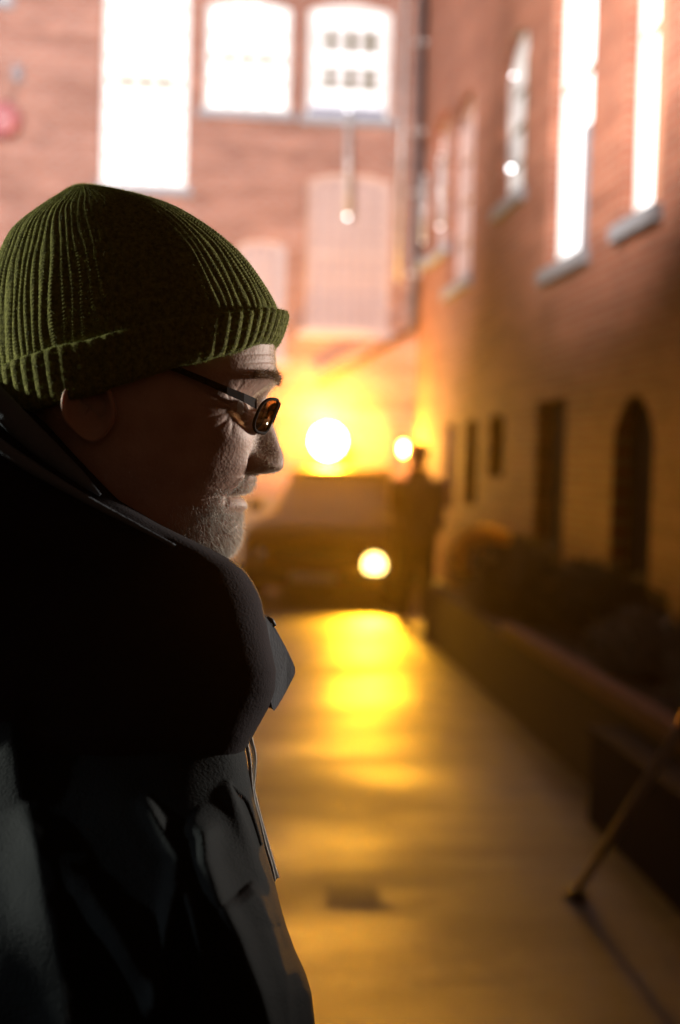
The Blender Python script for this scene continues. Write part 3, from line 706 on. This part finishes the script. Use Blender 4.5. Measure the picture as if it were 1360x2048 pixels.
# ears (islands of the same skin mesh)
def ear(side):
    k = 48; rs = [(.0,10),(.22,6),(.42,5),(.58,9),(.7,17),(.8,25),(.88,29),(.95,28),(1.0,23),(1.0,16),(.95,10),(.86,2),(.8,-14),(.78,-30)]
    mb = MB(); V = []
    for (r, h) in rs:
        for a in np.linspace(0, 2*PI, k, endpoint=False):
            lobe = sstep(.3, .9, math.sin(a))
            hh = h*(1-.35*lobe) + (8*lobe if r < .75 else 0)
            tilt = 9*max(0, -math.cos(a))*min(r, 1)
            V.append(W(np.array(216+(50-9*lobe)*r*math.cos(a)-8*r*math.sin(a)*-.6), np.array(832+63*r*math.sin(a)), np.array(side*(194+hh+tilt))))
    mb.add(V, grid_faces(len(rs), k)+[tuple(range(k))])
    return mb
V = V.tolist()
for sd in (-1,1):
    mb = ear(sd); n = len(V); V += [tuple(v) for v in mb.V]; F += [tuple(i+n for i in f) for f in mb.F]
body = mesh('body', V, F, M_['skin'], man, True, base)

# --- hair strips helper
def strands(name, pts, dirs, lens, wid, mat, parent, droop=0.3, seed=1):
    r = np.random.default_rng(seed); n = len(pts)
    t = r.normal(size=(n,3)); s = np.cross(dirs, t); s /= np.linalg.norm(s, axis=1)[:,None]
    g = -Un*droop
    p1 = pts + dirs*lens[:,None]*.5; d2 = dirs + g + r.normal(size=(n,3))*.25; d2 /= np.linalg.norm(d2, axis=1)[:,None]
    p2 = p1 + d2*lens[:,None]*.5
    w = np.asarray(wid)[:,None] if np.ndim(wid) else wid
    Vv = np.stack([pts-s*w, pts+s*w, p1-s*w*.7, p1+s*w*.7, p2], 1).reshape(-1,3)
    F = []
    for i in range(n):
        k = i*5; F += [(k,k+1,k+3,k+2), (k+2,k+3,k+4)]
    return mesh(name, Vv, F, mat, parent, False, base)
# normals on the head grid
def grid_normals(P):
    du = np.roll(P,-1,1)-np.roll(P,1,1); dv = np.gradient(P, axis=0)
    n = np.cross(du, dv); n /= np.linalg.norm(n,axis=2)[...,None]+1e-12; return n
HP = W(HX,HY,HV); HN = grid_normals(HP)
cen = HP.mean(axis=1, keepdims=True)
sg = np.sign(((HP-cen)*HN).sum(2).mean()); HN = HN*sg
A = np.abs(HV)
front = (np.cos(np.ones((len(ys),1))*th[None,:]) > -.05)
dens = np.zeros_like(HX)
# moustache, goatee, chin, jaw stubble
dens += 1.0*((HY > 953)&(HY < 984)&(A < 72)&front)
dens += 1.0*((HY > 1024)&(HY < 1128)&(A < 118)&front)
dens += .9*((HY > 978)&(HY < 1040)&(A > 66)&(A < 120)&front)*(1-sstep(95,122,A))
dens += .5*((HY > 1010)&(HY < 1130)&(HX > 300)&front)*(1-sstep(110,165,A))
dens += .08*((HY > 940)&(HX > 240)&(A > 90))
dens *= 1-.9*((HY > 984)&(HY < 1020)&(A < 64))
area = np.linalg.norm(np.cross(np.roll(HP,-1,1)-HP, np.gradient(HP, axis=0)), axis=2)
pw = (dens*area).ravel(); pw /= pw.sum()
idx = rng.choice(pw.size, 15000, p=pw)
pts = HP.reshape(-1,3)[idx] + rng.normal(size=(len(idx),3))*.0006
nn = HN.reshape(-1,3)[idx]
yy = HY.ravel()[idx]
dirs = nn*.75 - Un*np.where(yy > 1060, .75, .9)[:,None] + Rn*np.where(yy>1085,.15,.0)[:,None] + rng.normal(size=nn.shape)*.35
dirs /= np.linalg.norm(dirs,axis=1)[:,None]
ln = np.where(yy < 990, .0036, .0046)*(.4+1.1*rng.random(len(idx))**1.6)*np.where(dens.ravel()[idx] < .3, .3, 1)
strands('beard', pts-nn*.0004, dirs, ln, .00013, M_['hair_beard'], man, .35, 3)
dens = 1.0*((np.abs(HY-757-.0016*(A-60)**2) < 7)&(A > 18)&(A < 118)&front)
for side in (-1,1):
    dd = dens*(np.sign(HV)==side); pw = (dd*area).ravel(); pw /= pw.sum(); idx = rng.choice(pw.size, 520, p=pw)
    nn = HN.reshape(-1,3)[idx]; dirs = nn*.7 + Un*.25 + Fn*side*.9 + rng.normal(size=nn.shape)*.25; dirs /= np.linalg.norm(dirs,axis=1)[:,None]
    strands('eyebrow', HP.reshape(-1,3)[idx]-nn*.0003, dirs, .006+.004*rng.random(len(idx)), .00013, M_['hair_brow'], man, .1, 5+side)
dens = 1.0*((HY > 690)&(HY < 1110)&(A < 60)&front)
pw = (dens*area).ravel(); pw /= pw.sum(); idx = rng.choice(pw.size, 12000, p=pw)
nn = HN.reshape(-1,3)[idx]; dirs = nn - Un*.5 + rng.normal(size=nn.shape)*.4; dirs /= np.linalg.norm(dirs,axis=1)[:,None]
strands('fine_hair', HP.reshape(-1,3)[idx]-nn*.0002, dirs, .0013+.0012*rng.random(len(idx)), .00007, leafmat('fine_hair', (.6,.5,.35), .6), man, .2, 9)
# eyes
for side in (-1,1):
    mb = MB(); c = Vector(W(np.array(464.), np.array(826.), np.array(side*84.)))
    r = .0118
    pr = [(r*math.sin(PI*k/12)+1e-5, -r*math.cos(PI*k/12)) for k in range(13)]
    mb.lathe(c, pr, 'z', 24); mb.build('eye', plain('eye_white', (.6,.57,.52), .15, var=.03), man, True, base)

# --- cap: crown
Fp = np.array([(557,628),(548,604),(525,565),(490,517),(450,479),(400,443),(350,415),(300,397),(250,384),(205,375),(178,374)], float)
Bp = np.array([(-22,764),(-27,700),(-24,625),(-14,560),(0,520),(20,475),(46,446),(80,419),(112,396),(138,378),(156,372)], float)
ti = np.linspace(0,1,11)
def crown(nr=420, nc=1008, ribs=86):
    # t spaced evenly along the front chord
    t = np.linspace(0,1,nr)
    fx = smooth_interp(t, ti, Fp[:,0]); fy = smooth_interp(t, ti, Fp[:,1]); bx_ = smooth_interp(t, ti, Bp[:,0]); by = smooth_interp(t, ti, Bp[:,1])
    ph = np.linspace(0, 2*PI, nc, endpoint=False)
    cx_, cy = (fx+bx_)/2, (fy+by)/2; ax, ay = (fx-bx_)/2, (fy-by)/2
    a = np.hypot(ax, ay); b = a*.80
    r4 = np.random.default_rng(4)
    jit = np.interp(ph, np.linspace(0,2*PI,47), np.append(r4.normal(size=46), 0))*.012*np.sin(ph/2)**.0
    drift = .010*np.sin(ph[None,:]*9+t[:,None]*9)+.006*np.sin(ph[None,:]*23-t[:,None]*21)
    rp = (ph[None,:]+jit[None,:]+drift)*ribs/2
    rib = np.abs(np.cos(rp))**.8
    ribamp = .75+.35*np.interp(np.arange(nc)/nc*ribs, np.arange(ribs+1), r4.random(ribs+1))
    amp = np.minimum(5.8, a*.12)*(.35+.65*np.minimum(1, (1-t)*6+.15))
    stitch = np.sin(2*PI*t[:,None]*86 + 2.2*np.abs(np.sin(rp)) + 2*np.sin(ph[None,:]*31))*.9
    wob = 1+.006*np.sin(ph*3+t*5)[...] if False else 1
    k = (a[:,None]+ (rib*ribamp[None,:]-.8)*amp[:,None] + stitch*rib*np.minimum(1, a[:,None]/60))/a[:,None]
    # loose folds in the knit
    fold = .010*np.sin(ph[None,:]*5+2*t[:,None]*3+1)*np.sin(PI*t[:,None]) + .006*np.sin(ph[None,:]*11-4*t[:,None])
    k = k*(1+fold*sstep(.03,.2,1-np.abs(np.cos(ph))[None,:]))
    X = cx_[:,None] + ax[:,None]*np.cos(ph)*k; Y = cy[:,None]+ay[:,None]*np.cos(ph)*k
    # knit courses: tiny steps along the rib
    Vv = b[:,None]*np.sin(ph)*k
    return X, Y, Vv
CX, CY, CV = crown()
CP = W(CX,CY,CV)
Fc = grid_faces(CP.shape[0], CP.shape[1]); Vc = CP.reshape(-1,3); nc = CP.shape[1]
Fc.append(tuple((CP.shape[0]-1)*nc+k for k in range(nc)))
cap = mesh('knit_cap', Vc, Fc, M_['knit'], man, True, base)
# cuff: closed band
def cuff(nc=1008, ribs=66):
    rows = []
    # (front point, back point, outward offset)
    Ft, Bt = np.array((573,628.)), np.array((-32,768.)); Fb, Bb = np.array((552,690.)), np.array((-8,856.))
    for u, off in [(1.04,-14),(1.05,-7),(1.035,-1),(1.0,3.5),(.9,6.5),(.75,7.5),(.55,8),(.35,8),(.15,6.5),(.04,3.5),(-.02,-1),(-.04,-7),(-.02,-14),(.3,-17),(.7,-17),(1.0,-16)]:
        f = Fb+(Ft-Fb)*u; b = Bb+(Bt-Bb)*u
        rows.append((f, b, off, u))
    ph = np.linspace(0,2*PI,nc,endpoint=False); out = []
    rib = np.abs(np.cos(ph*ribs/2))**.8
    for (f,b,off,u) in rows:
        c = (f+b)/2; ax = (f-b)/2; a = np.hypot(*ax); am = 6.5 if off > 2 else 3
        k = (a+off+(rib-.8)*am)/a
        s = np.sin(ph)
        sag = 16*np.abs(s)**2*(1-u)
        wav = 2.0*np.sin(ph*7+1)+1.2*np.sin(ph*17)
        out.append((c[0]+ax[0]*np.cos(ph)*k, c[1]+ax[1]*np.cos(ph)*k+sag+wav, a*.80*s*k + np.sign(s)*0))
    return np.array(out)
CU = cuff(); UPn = W(CU[:,0], CU[:,1], CU[:,2])
Fu = grid_faces(UPn.shape[0], UPn.shape[1]); n = UPn.shape[1]; last = (UPn.shape[0]-1)*n
Fu += [(last+k, last+(k+1)%n, (k+1)%n, k) for k in range(n)]
mesh('cuff', UPn.reshape(-1,3), Fu, M_['knit'], cap, True, base)
def fuzz_on(P, n, seed, ln0=.0022):
    r = np.random.default_rng(seed); nn = grid_normals(P); c = P.reshape(-1,3).mean(0)
    nn = nn*np.sign(((P-c)*nn).sum(2).mean())
    i = r.integers(0, P.shape[0]*P.shape[1], n); p = P.reshape(-1,3)[i]; q = nn.reshape(-1,3)[i]
    d = q + r.normal(size=q.shape)*.8; d /= np.linalg.norm(d,axis=1)[:,None]
    return p, d, ln0*(.4+1.2*r.random(n)**2)
p, d, l = fuzz_on(CP, 26000, 11); strands('wool_fuzz', p, d, l, .00007, M_['fuzz'], cap, 0, 21)
p, d, l = fuzz_on(UPn[2:12], 16000, 12); strands('wool_fuzz', p, d, l, .00008, M_['fuzz'], cap, 0, 22)

# --- glasses
gl = empty('glasses', base, 'thin dark framed glasses', None); 
for k in ('label','category'):
    if k in gl: del gl[k]
bpy.data.objects.remove(gl)
def rim_loop(side, n=40):
    out = []
    for i in range(n):
        a = 2*PI*i/n; ca, sa = math.cos(a), math.sin(a)
        lv = 20+ (1+np.sign(ca)*abs(ca)**.65)*37     # lateral px from the nose outwards
        h = np.sign(sa)*abs(sa)**.7                     # -1 top .. 1 bottom
        y = 836+33*h; x = 547 - 13*h - .0048*(lv-20)**2 - .02*lv
        out.append((x, y, side*lv))
    return out
fr = MB()
for side in (-1,1):
    lp = rim_loop(side); pts = [W(*map(np.array, map(float, p))) for p in lp]; pts.append(pts[0]); pts.append(pts[1])
    fr.tube(pts, 3.3*S, 8, False)
br = [W(np.array(548.-.01*abs(v)), np.array(822.-3*math.cos(v/20*1.5)), np.array(float(v))) for v in range(-22,23,4)]
fr.tube(br, 3.2*S, 8)
glasses = fr.build('glasses', M_['frame'], man, True, base)
for side in (-1,1):
    mb = MB(); 
    path = [(519,815,side*94),(510,812,side*114),(498,807,side*142),(468,796,side*172),(430,780,side*193),(375,758,side*206),(300,735,side*212),(235,742,side*214),(212,775,side*212)]
    pts = [W(*map(np.array, map(float, p))) for p in path]
    # flat tall temple arm
    V = []; 
    for i, p in enumerate(pts):
        hh = [10,9.5,8.5,7.5,6.5,6,5.5,5,4][i]*S; ww = 2.6*S
        for (du, dv) in ((-1,-1),(1,-1),(1,1),(-1,1)): V.append(p + Fn*du*ww + Un*dv*hh)
    mb.add(V, [(i*4+k, i*4+(k+1)%4, i*4+4+(k+1)%4, i*4+4+k) for i in range(len(pts)-1) for k in range(4)]+[(0,1,2,3)])
    mb.build('temple_arm', M_['frame'], glasses, False, base)
    m = M_.get('lens')
    if not m:
        m, nt, b = new_mat('lens_glass'); b.inputs['Base Color'].default_value = (1,.93,.8,1); b.inputs['Transmission Weight'].default_value = 1; b.inputs['Roughness'].default_value = .03; b.inputs['IOR'].default_value = 1.45
        # thin coated glass: mostly clear, some reflection
        out = nt.nodes['Material Output']; tr = N(nt, 'ShaderNodeBsdfTransparent'); tr.inputs['Color'].default_value = (.70,.55,.38,1); g = N(nt, 'ShaderNodeBsdfGlossy'); g.inputs['Roughness'].default_value = .05
        fz = N(nt, 'ShaderNodeFresnel'); fz.inputs['IOR'].default_value = 1.7; mx = N(nt, 'ShaderNodeMixShader')
        nt.links.new(fz.outputs[0], mx.inputs[0]); nt.links.new(tr.outputs[0], mx.inputs[1]); nt.links.new(g.outputs[0], mx.inputs[2]); nt.links.new(mx.outputs[0], out.inputs['Surface'])
        M_['lens'] = m
    lp = rim_loop(side); n = len(lp)
    A_ = [W(np.array(p[0]+.8), np.array(float(p[1])), np.array(float(p[2]))) for p in lp]; C0 = W(np.array(sum(p[0] for p in lp)/n+4.5), np.array(838.), np.array(side*54.))
    B_ = [a - Rn*2.4*S for a in A_]; C1 = C0 - Rn*2.4*S
    V = A_+B_+[C0,C1]; F = [(k,(k+1)%n,2*n) for k in range(n)]+[(n+k,n+(k+1)%n,2*n+1) for k in range(n)]+[(k,(k+1)%n,n+(k+1)%n,n+k) for k in range(n)]
    mesh('lens', V, F, m, glasses, True, base)
    V = [W(np.array(541.), np.array(822.), np.array(side*19.)), W(np.array(532.), np.array(838.), np.array(side*21.))]
    MB().tube(V, 4*S, 8).build('nose_pad', M_['frame'], glasses, True, base)

# --- hood and jacket
def fold_disp(px, py, folds):
    """each fold: (polyline, left width list/const, right width, height). Ramp that falls towards the right edge then a crease"""
    Dp = np.zeros_like(px)
    for (pl, wl, wr, h) in folds:
        pl = np.array(pl, float); best = np.full(px.shape, 1e9); sgn = np.zeros_like(px); tpos = np.zeros_like(px); tot = len(pl)-1
        for i in range(tot):
            a, b = pl[i], pl[i+1]; ab = b-a; L2 = (ab**2).sum(); t = np.clip(((px-a[0])*ab[0]+(py-a[1])*ab[1])/L2, 0, 1)
            qx, qy = a[0]+ab[0]*t, a[1]+ab[1]*t; d = np.hypot(px-qx, py-qy); s = np.sign((px-a[0])*ab[1]-(py-a[1])*ab[0])
            m = d < best; best = np.where(m, d, best); sgn = np.where(m, s, sgn); tpos = np.where(m, (i+t)/tot, tpos)
        sd = best*sgn     # positive: to the right of a line going down
        fade = np.sqrt(np.clip(np.minimum(tpos/.12, (1-tpos)/.06 if pl[-1][1] < 2000 else 9), 0, 1))
        shape = np.where(sd < 0, np.exp(-(sd/wl)**2), np.exp(-(sd/wr)**2))
        Dp += h*shape*fade
    return Dp
def loft_cloth(name, rows, mat, parent, folds=(), nth=360, step=4.0, seed=0, thick=True, crumple=3.0, pers=True, wsm=0):
    rows = np.array(rows, float)
    y = np.arange(rows[0,0], rows[-1,0]+.1, step)
    c = [np.interp(y, rows[:,0], rows[:,k]) for k in range(rows.shape[1])]
    # light smoothing of the interpolated columns
    ker = np.array([1,2,3,2,1.]); ker /= ker.sum()
    c = [np.convolve(np.pad(q, 2, 'edge'), ker, 'valid') for q in c]
    _, xl, xr, w, p = c
    if wsm:
        g = np.exp(-(np.arange(-3*wsm, 3*wsm+1)/wsm)**2/2); g /= g.sum()
        w, p = (np.convolve(np.pad(q, 3*wsm, 'edge'), g, 'valid') for q in (w, p))
    t = np.linspace(0, 2*PI, nth, endpoint=False) ; ct, st = np.cos(t), np.sin(t)
    X = ((xl+xr)/2)[:,None] + ((xr-xl)/2)[:,None]*np.sign(ct)*np.abs(ct)[None,:]**(2/p)[:,None]
    Vv = w[:,None]*np.sign(st)*np.abs(st)[None,:]**(2/p)[:,None]
    Y = y[:,None]*np.ones_like(X)
    dsp = fold_disp(X, Y, folds) if folds else 0
    cr = crumple*(np.sin(X/47+Y/61+seed)+.7*np.sin(X/23-Y/37+seed*2)+.5*np.sin(X/90-Y/25))
    near = sstep(.05,.5,np.abs(st))[None,:]
    Vv = Vv + np.sign(st)[None,:]*(dsp + cr)*near
    P = (WP if pers else W)(X, Y, Vv)
    nr, nn_ = P.shape[:2]
    F = grid_faces(nr, nn_)+[tuple(range(nn_)), tuple((nr-1)*nn_+k for k in range(nn_))]
    return mesh(name, P.reshape(-1,3), F, mat, parent, True, base)
# jacket torso with near and far sleeve bulk
jfolds = [
 ([(60,1600),(110,1690),(180,1780),(240,1870),(290,1960),(314,2012)], 46, 20, 46),
 ([(285,1590),(320,1650),(356,1712),(352,1760),(335,1860),(312,2012)], 20, 12, 32),
 ([(365,1760),(388,1830),(402,1900),(416,2060),(425,2300)], 18, 14, 40),
 ([(375,1640),(408,1668),(412,1720),(440,1800),(480,1880),(520,1990),(545,2080),(640,2400)], 30, 26, 62),
 ([(495,1770),(522,1800),(548,1870),(570,1950),(580,2060),(620,2400)], 60, 12, 60),
 ([(455,1560),(480,1620),(512,1700),(535,1760),(560,1850)], 22, 6, 26),
 ([(-40,1400),(28,1450),(42,1560),(75,1700),(115,1850),(170,2060),(200,2400)], 70, 14, 40),
]
jrows = [ # y, xl, xr, halfwidth, power
 (1230,-60,380,170,3),(1300,-150,440,200,3.5),(1400,-210,470,220,4),(1470,-235,484,238,4.5),(1520,-243,493,262,4.5),(1560,-250,500,295,4.2),(1600,-255,508,335,4),(1640,-260,518,380,3.8),(1700,-262,531,440,3.6),(1750,-264,546,490,3.4),(1800,-266,558,530,3.3),(1850,-268,572,575,3.3),(1900,-270,590,570,3.3),(1945,-270,611,570,3.3),(1985,-270,623,570,3.3),(2048,-270,630,570,3.3),(2200,-270,636,560,3.3),(2500,-270,630,560,2.6),(3000,-240,600,560,2.6),(3250,-240,590,565,2.6)]
jacket = loft_cloth('jacket', jrows, M_['jacket'], man, jfolds, 420, 4.5, 1.3, crumple=2.2, wsm=14)
# hood bunched round the neck
hrows = [(762,-150,-4,150,6),(790,-165,28,185,7),(850,-180,96,222,8),(900,-190,142,236,8),(950,-200,190,244,8),(1000,-205,238,248,8),(1050,-210,322,250,8),(1100,-215,425,246,7),(1117,-215,457,242,6),
 (1128,-215,474,240,6),(1140,-215,489,238,5.5),(1160,-215,504,238,5),(1180,-215,515,240,5),(1200,-215,523,244,5),(1230,-215,529,250,5),(1250,-215,534,256,5),(1290,-215,541,264,5),(1340,-215,552,270,5),(1380,-212,550,274,5),(1410,-208,540,276,5),(1475,-200,504,274,5),(1510,-190,484,266,4.5),(1545,-160,468,245,4),(1575,-120,440,200,3)]
hfolds = [([(-60,700),(0,812),(60,870),(130,935),(190,985)], 26, 12, 16), ([(-60,800),(0,880),(70,935),(150,985),(240,1040),(330,1085)], 14, 10, 12)]
hood = loft_cloth('hood', hrows, M_['hood'], jacket, hfolds, 420, 3.0, 4.0, crumple=2.6)
# padded grey rim roll lying along the hood edge
def roll(name, path, rad, mat, parent, n=14):
    pts = [WP(*map(np.array, map(float, p))) for p in path]
    P = np.array(pts); t = np.linspace(0,1,len(P)); tt_ = np.linspace(0,1,60)
    Q = np.stack([smooth_interp(tt_, t, P[:,k]) for k in range(3)], 1)
    rr = np.interp(tt_, t, rad)*S
    mb = MB(); mb.tube([Vector(q) for q in Q], rr.tolist(), n); return mb.build(name, mat, parent, True, base)
roll('hood_rim', [(-90,735,-215),(-20,790,-232),(40,850,-244),(95,900,-250),(160,955,-254),(200,990,-254)], [26,26,25,21,12,3], M_['denim'], hood)
roll('hood_seam', [(-80,835,-245),(0,892,-256),(60,932,-262),(120,968,-264),(190,1008,-264),(270,1050,-262),(350,1092,-252)], [13,13,12,9,7,5,3], M_['denim'], hood)
# collar flap: thick slab standing off the hood front
M_['flap'] = cloth('flap_cloth', (.022,.025,.032), .9, bs=350)
fl = [(524,1222,-70),(538,1243,-60),(548,1253,-40),(572,1296,0),(593,1341,35),(575,1377,5),(556,1410,-45),(546,1424,-80),(536,1360,-120),(528,1300,-120)]
for _ in range(2):
    fl = [tuple(np.array(fl[i])*a_+np.array(fl[(i+1)%len(fl)])*(1-a_)) for i in range(len(fl)) for a_ in (.82,.18)]
A_ = [WP(*map(np.array, map(float, p))) for p in fl]; A_ = [a + Rn*.0 for a in A_]; B_ = [a + Fn*.012 - Rn*.004 for a in A_]
n = len(fl); fo = mesh('collar_flap', A_+B_, [tuple(range(n)), tuple(range(2*n-1,n-1,-1))]+[(k,(k+1)%n,n+(k+1)%n,n+k) for k in range(n)], M_['flap'], hood, False, base)
bv = fo.modifiers.new('b','BEVEL'); bv.width = .002; bv.segments = 3
MB().tube([WP(np.array(534.),np.array(1236.),np.array(-42.)), WP(np.array(543.),np.array(1240.),np.array(-40.)), WP(np.array(549.),np.array(1252.),np.array(-38.))], 5*S, 8).build('button', M_['black'], hood, True, base)
# inner placket, zip and cords
pl = [(470,1540,-60),(484,1505,-30),(500,1600,-18),(526,1700,-14),(548,1795,-14),(530,1810,-60),(505,1700,-78),(482,1610,-84)]
A_ = [WP(*map(np.array, map(float, p))) for p in pl]; B_ = [a + Fn*.010 for a in A_]; n = len(pl)
mesh('placket', A_+B_, [tuple(range(n)), tuple(range(2*n-1,n-1,-1))]+[(k,(k+1)%n,n+(k+1)%n,n+k) for k in range(n)], M_['jacket'], jacket, True, base)
def vj(x, y):
    r = np.array(jrows, float); xl, xr, w, p = [np.interp(y, r[:,0], r[:,k]) for k in (1,2,3,4)]
    c = min(.99, abs((x-(xl+xr)/2)/((xr-xl)/2))); return -w*(1-c**p)**(1/p)
zt = MB()
for k in range(9):
    u = k/8; p = Vector(WP(np.array(455+36*u), np.array(1573+20*u+3*math.sin(3*u)), np.array(vj(455+36*u, 1575+20*u)-9)))
    q = p + Vector(Rn)*(-.0003) - Vector(Un)*.0034
    zt.tube([p, q], .0006, 6)
zt.build('zip_teeth', M_['steel'], jacket, False, base)
roll('zip_tape', [(448,1566,vj(448,1566)),(470,1582,vj(470,1582)),(489,1600,vj(489,1600)),(505,1640,vj(505,1640)),(520,1690,vj(520,1690))], [6,7,7,6,5], M_['jacket'], jacket)
roll('drawcord', [(500,1470,-20),(509,1510,-24),(508,1548,-24),(506,1575,-24),(514,1612,-24),(524,1650,-24),(538,1700,-24),(549,1738,-24),(555,1756,-24)], [4.2]*9, M_['cord'], jacket, 10)
roll('drawcord', [(492,1480,-34),(499,1520,-36),(502,1560,-36),(507,1600,-34),(518,1640,-34),(530,1690,-34),(542,1730,-34),(549,1762,-34)], [3.6]*8, M_['cord'], jacket, 10)
# trousers and shoes below the frame
mb = MB()
for s in (-1,1):
    c = [Vector(W(np.array(float(x)), np.array(float(y)), np.array(float(v)))) for (x,y,v) in ((150,2950,s*230),(160,3400,s*240),(200,4150,s*250),(150,4950,s*250))]
    c[-1].z = .10
    mb.tube(c, [.11,.10,.075,.06], 24)
mb.build('trousers', M_['trouser'], man, True, base)
for s in (-1,1):
    c = Vector(W(np.array(150.), np.array(4950.), np.array(s*250.))); V = []
    for (d,a,h) in [(-.08,.035,.07),(-.03,.045,.11),(.06,.05,.09),(.13,.05,.065),(.19,.035,.04)]:
        for k in range(16):
            t = 2*PI*k/16; pt = Vector((c.x+d, c.y+a*math.cos(t), max(0, h*.5+h*.55*math.sin(t)))); V.append(pt)
    mesh('shoe', V, grid_faces(5,16)+[tuple(range(16)), tuple(64+k for k in range(16))], M_['shoe'], man, True, base)

# ------------------------------------------------------------------ lights
def light(name, kind, loc, energy, color, target=None, **kw):
    l = bpy.data.lights.new(name, kind); l.energy = energy; l.color = color
    for k, v in kw.items(): setattr(l, k, v)
    o = bpy.data.objects.new(name, l); col.objects.link(o); o.location = loc
    if target is not None: o.rotation_euler = (Vector(target)-Vector(loc)).to_track_quat('-Z','Y').to_euler()
    return o
SOD = (1.0,.38,.012)
light('floodlight_beam', 'SPOT', LAMP+Vector((0,-.2,.0)), 12500, SOD, (-1.3, 4, .3), spot_size=R(40), spot_blend=1, shadow_soft_size=.15)
light('floodlight_spill', 'POINT', LAMP+Vector((0,.02,.30)), 420, (1,.50,.05), shadow_soft_size=.05)
light('lantern_beam', 'POINT', WL+Vector((0,-.12,0)), 380, (1,.47,.04), shadow_soft_size=.06)
hl = on_plane(745,1135,1,15.45)
light('headlight_beam', 'SPOT', (hl.x, hl.y-.1, hl.z+.12), 1400, (1,.42,.015), (hl.x-1.0, 12, -.4), spot_size=R(72), spot_blend=1, shadow_soft_size=.1)
# street floods, high and out of frame at left, washing the upper walls
light('street_flood', 'SPOT', (-4.5, 9.0, 7.5), 15500, (1,.90,.88), (0.0, YB, 6.6), spot_size=R(62), spot_blend=.75, shadow_soft_size=.3)
light('street_flood', 'SPOT', (-3.0, 7.5, 6.5), 8500, (1,.87,.80), (XW, 10.5, 7.2), spot_size=R(74), spot_blend=.6, shadow_soft_size=.3)
# window light on the man's face from the right building, lamp from behind him
mp = Vector(W(np.array(400.), np.array(850.), np.array(0.)))
light('window_glow', 'SPOT', mp+RGT*2.25+FWD*1.5+UP*.22, 430, (1,.91,.81), mp+UP*.05, spot_size=R(23), spot_blend=1, shadow_soft_size=.13)
light('fold_fill', 'SPOT', mp-RGT*2.6-FWD*.45+UP*.9, 110, (.85,.92,1), W(np.array(200.),np.array(2000.),np.array(-500.)), spot_size=R(10), spot_blend=1, shadow_soft_size=.08)  # added fill from the near left, brings out the jacket folds
light('warm_fill', 'SPOT', mp+RGT*1.9-FWD*1.3+UP*.3, 16, (1,.48,.18), mp-UP*.03, spot_size=R(8), spot_blend=1, shadow_soft_size=.35)  # added warm fill lifting the shaded side of the face
light('yard_lamp', 'SPOT', mp-RGT*2.6+FWD*.55+UP*.4, 400, (1,1,.86), mp+Vector((-.1,0,-.05)), spot_size=R(30), spot_blend=.6, shadow_soft_size=.12)

w = bpy.data.worlds.new('World'); scn.world = w; w.use_nodes = True
nt = w.node_tree; bg = nt.nodes['Background']
sky = nt.nodes.new('ShaderNodeTexSky'); sky.sky_type = 'NISHITA'; sky.sun_disc = False; sky.sun_elevation = R(-4); sky.sun_rotation = R(200)
ad = nt.nodes.new('ShaderNodeMix'); ad.data_type = 'RGBA'; ad.blend_type = 'ADD'; ad.inputs[0].default_value = 1
ad.inputs[7].default_value = (.55,.27,.14,1)
nt.links.new(sky.outputs[0], ad.inputs[6]); nt.links.new(ad.outputs[2], bg.inputs['Color']); bg.inputs['Strength'].default_value = .095

# thin haze added to give the lamps bloom and a soft veil
HZ = True
if HZ:
    m = bpy.data.materials.new('haze_air'); m.use_nodes = True; nt = m.node_tree; nt.nodes.clear()
    out = nt.nodes.new('ShaderNodeOutputMaterial'); pv = nt.nodes.new('ShaderNodeVolumePrincipled'); pv.inputs['Density'].default_value = .0005; pv.inputs['Anisotropy'].default_value = .86; pv.inputs['Color'].default_value = (.95,.8,.65,1)
    nt.links.new(pv.outputs[0], out.inputs['Volume'])
    o = MB().box(-20,8,-8,30,-1.2,15).build('haze', m); o['kind'] = 'stuff'

scn.render.engine = 'CYCLES'
scn.cycles.use_denoising = True
scn.cycles.max_bounces = 8; scn.cycles.transparent_max_bounces = 12; scn.cycles.volume_bounces = 0
scn.cycles.sample_clamp_indirect = 3; scn.cycles.use_adaptive_sampling = False
scn.view_settings.view_transform = 'Standard'; scn.view_settings.look = 'None'; scn.view_settings.exposure = 0; scn.view_settings.gamma = 1
scn.render.film_transparent = False
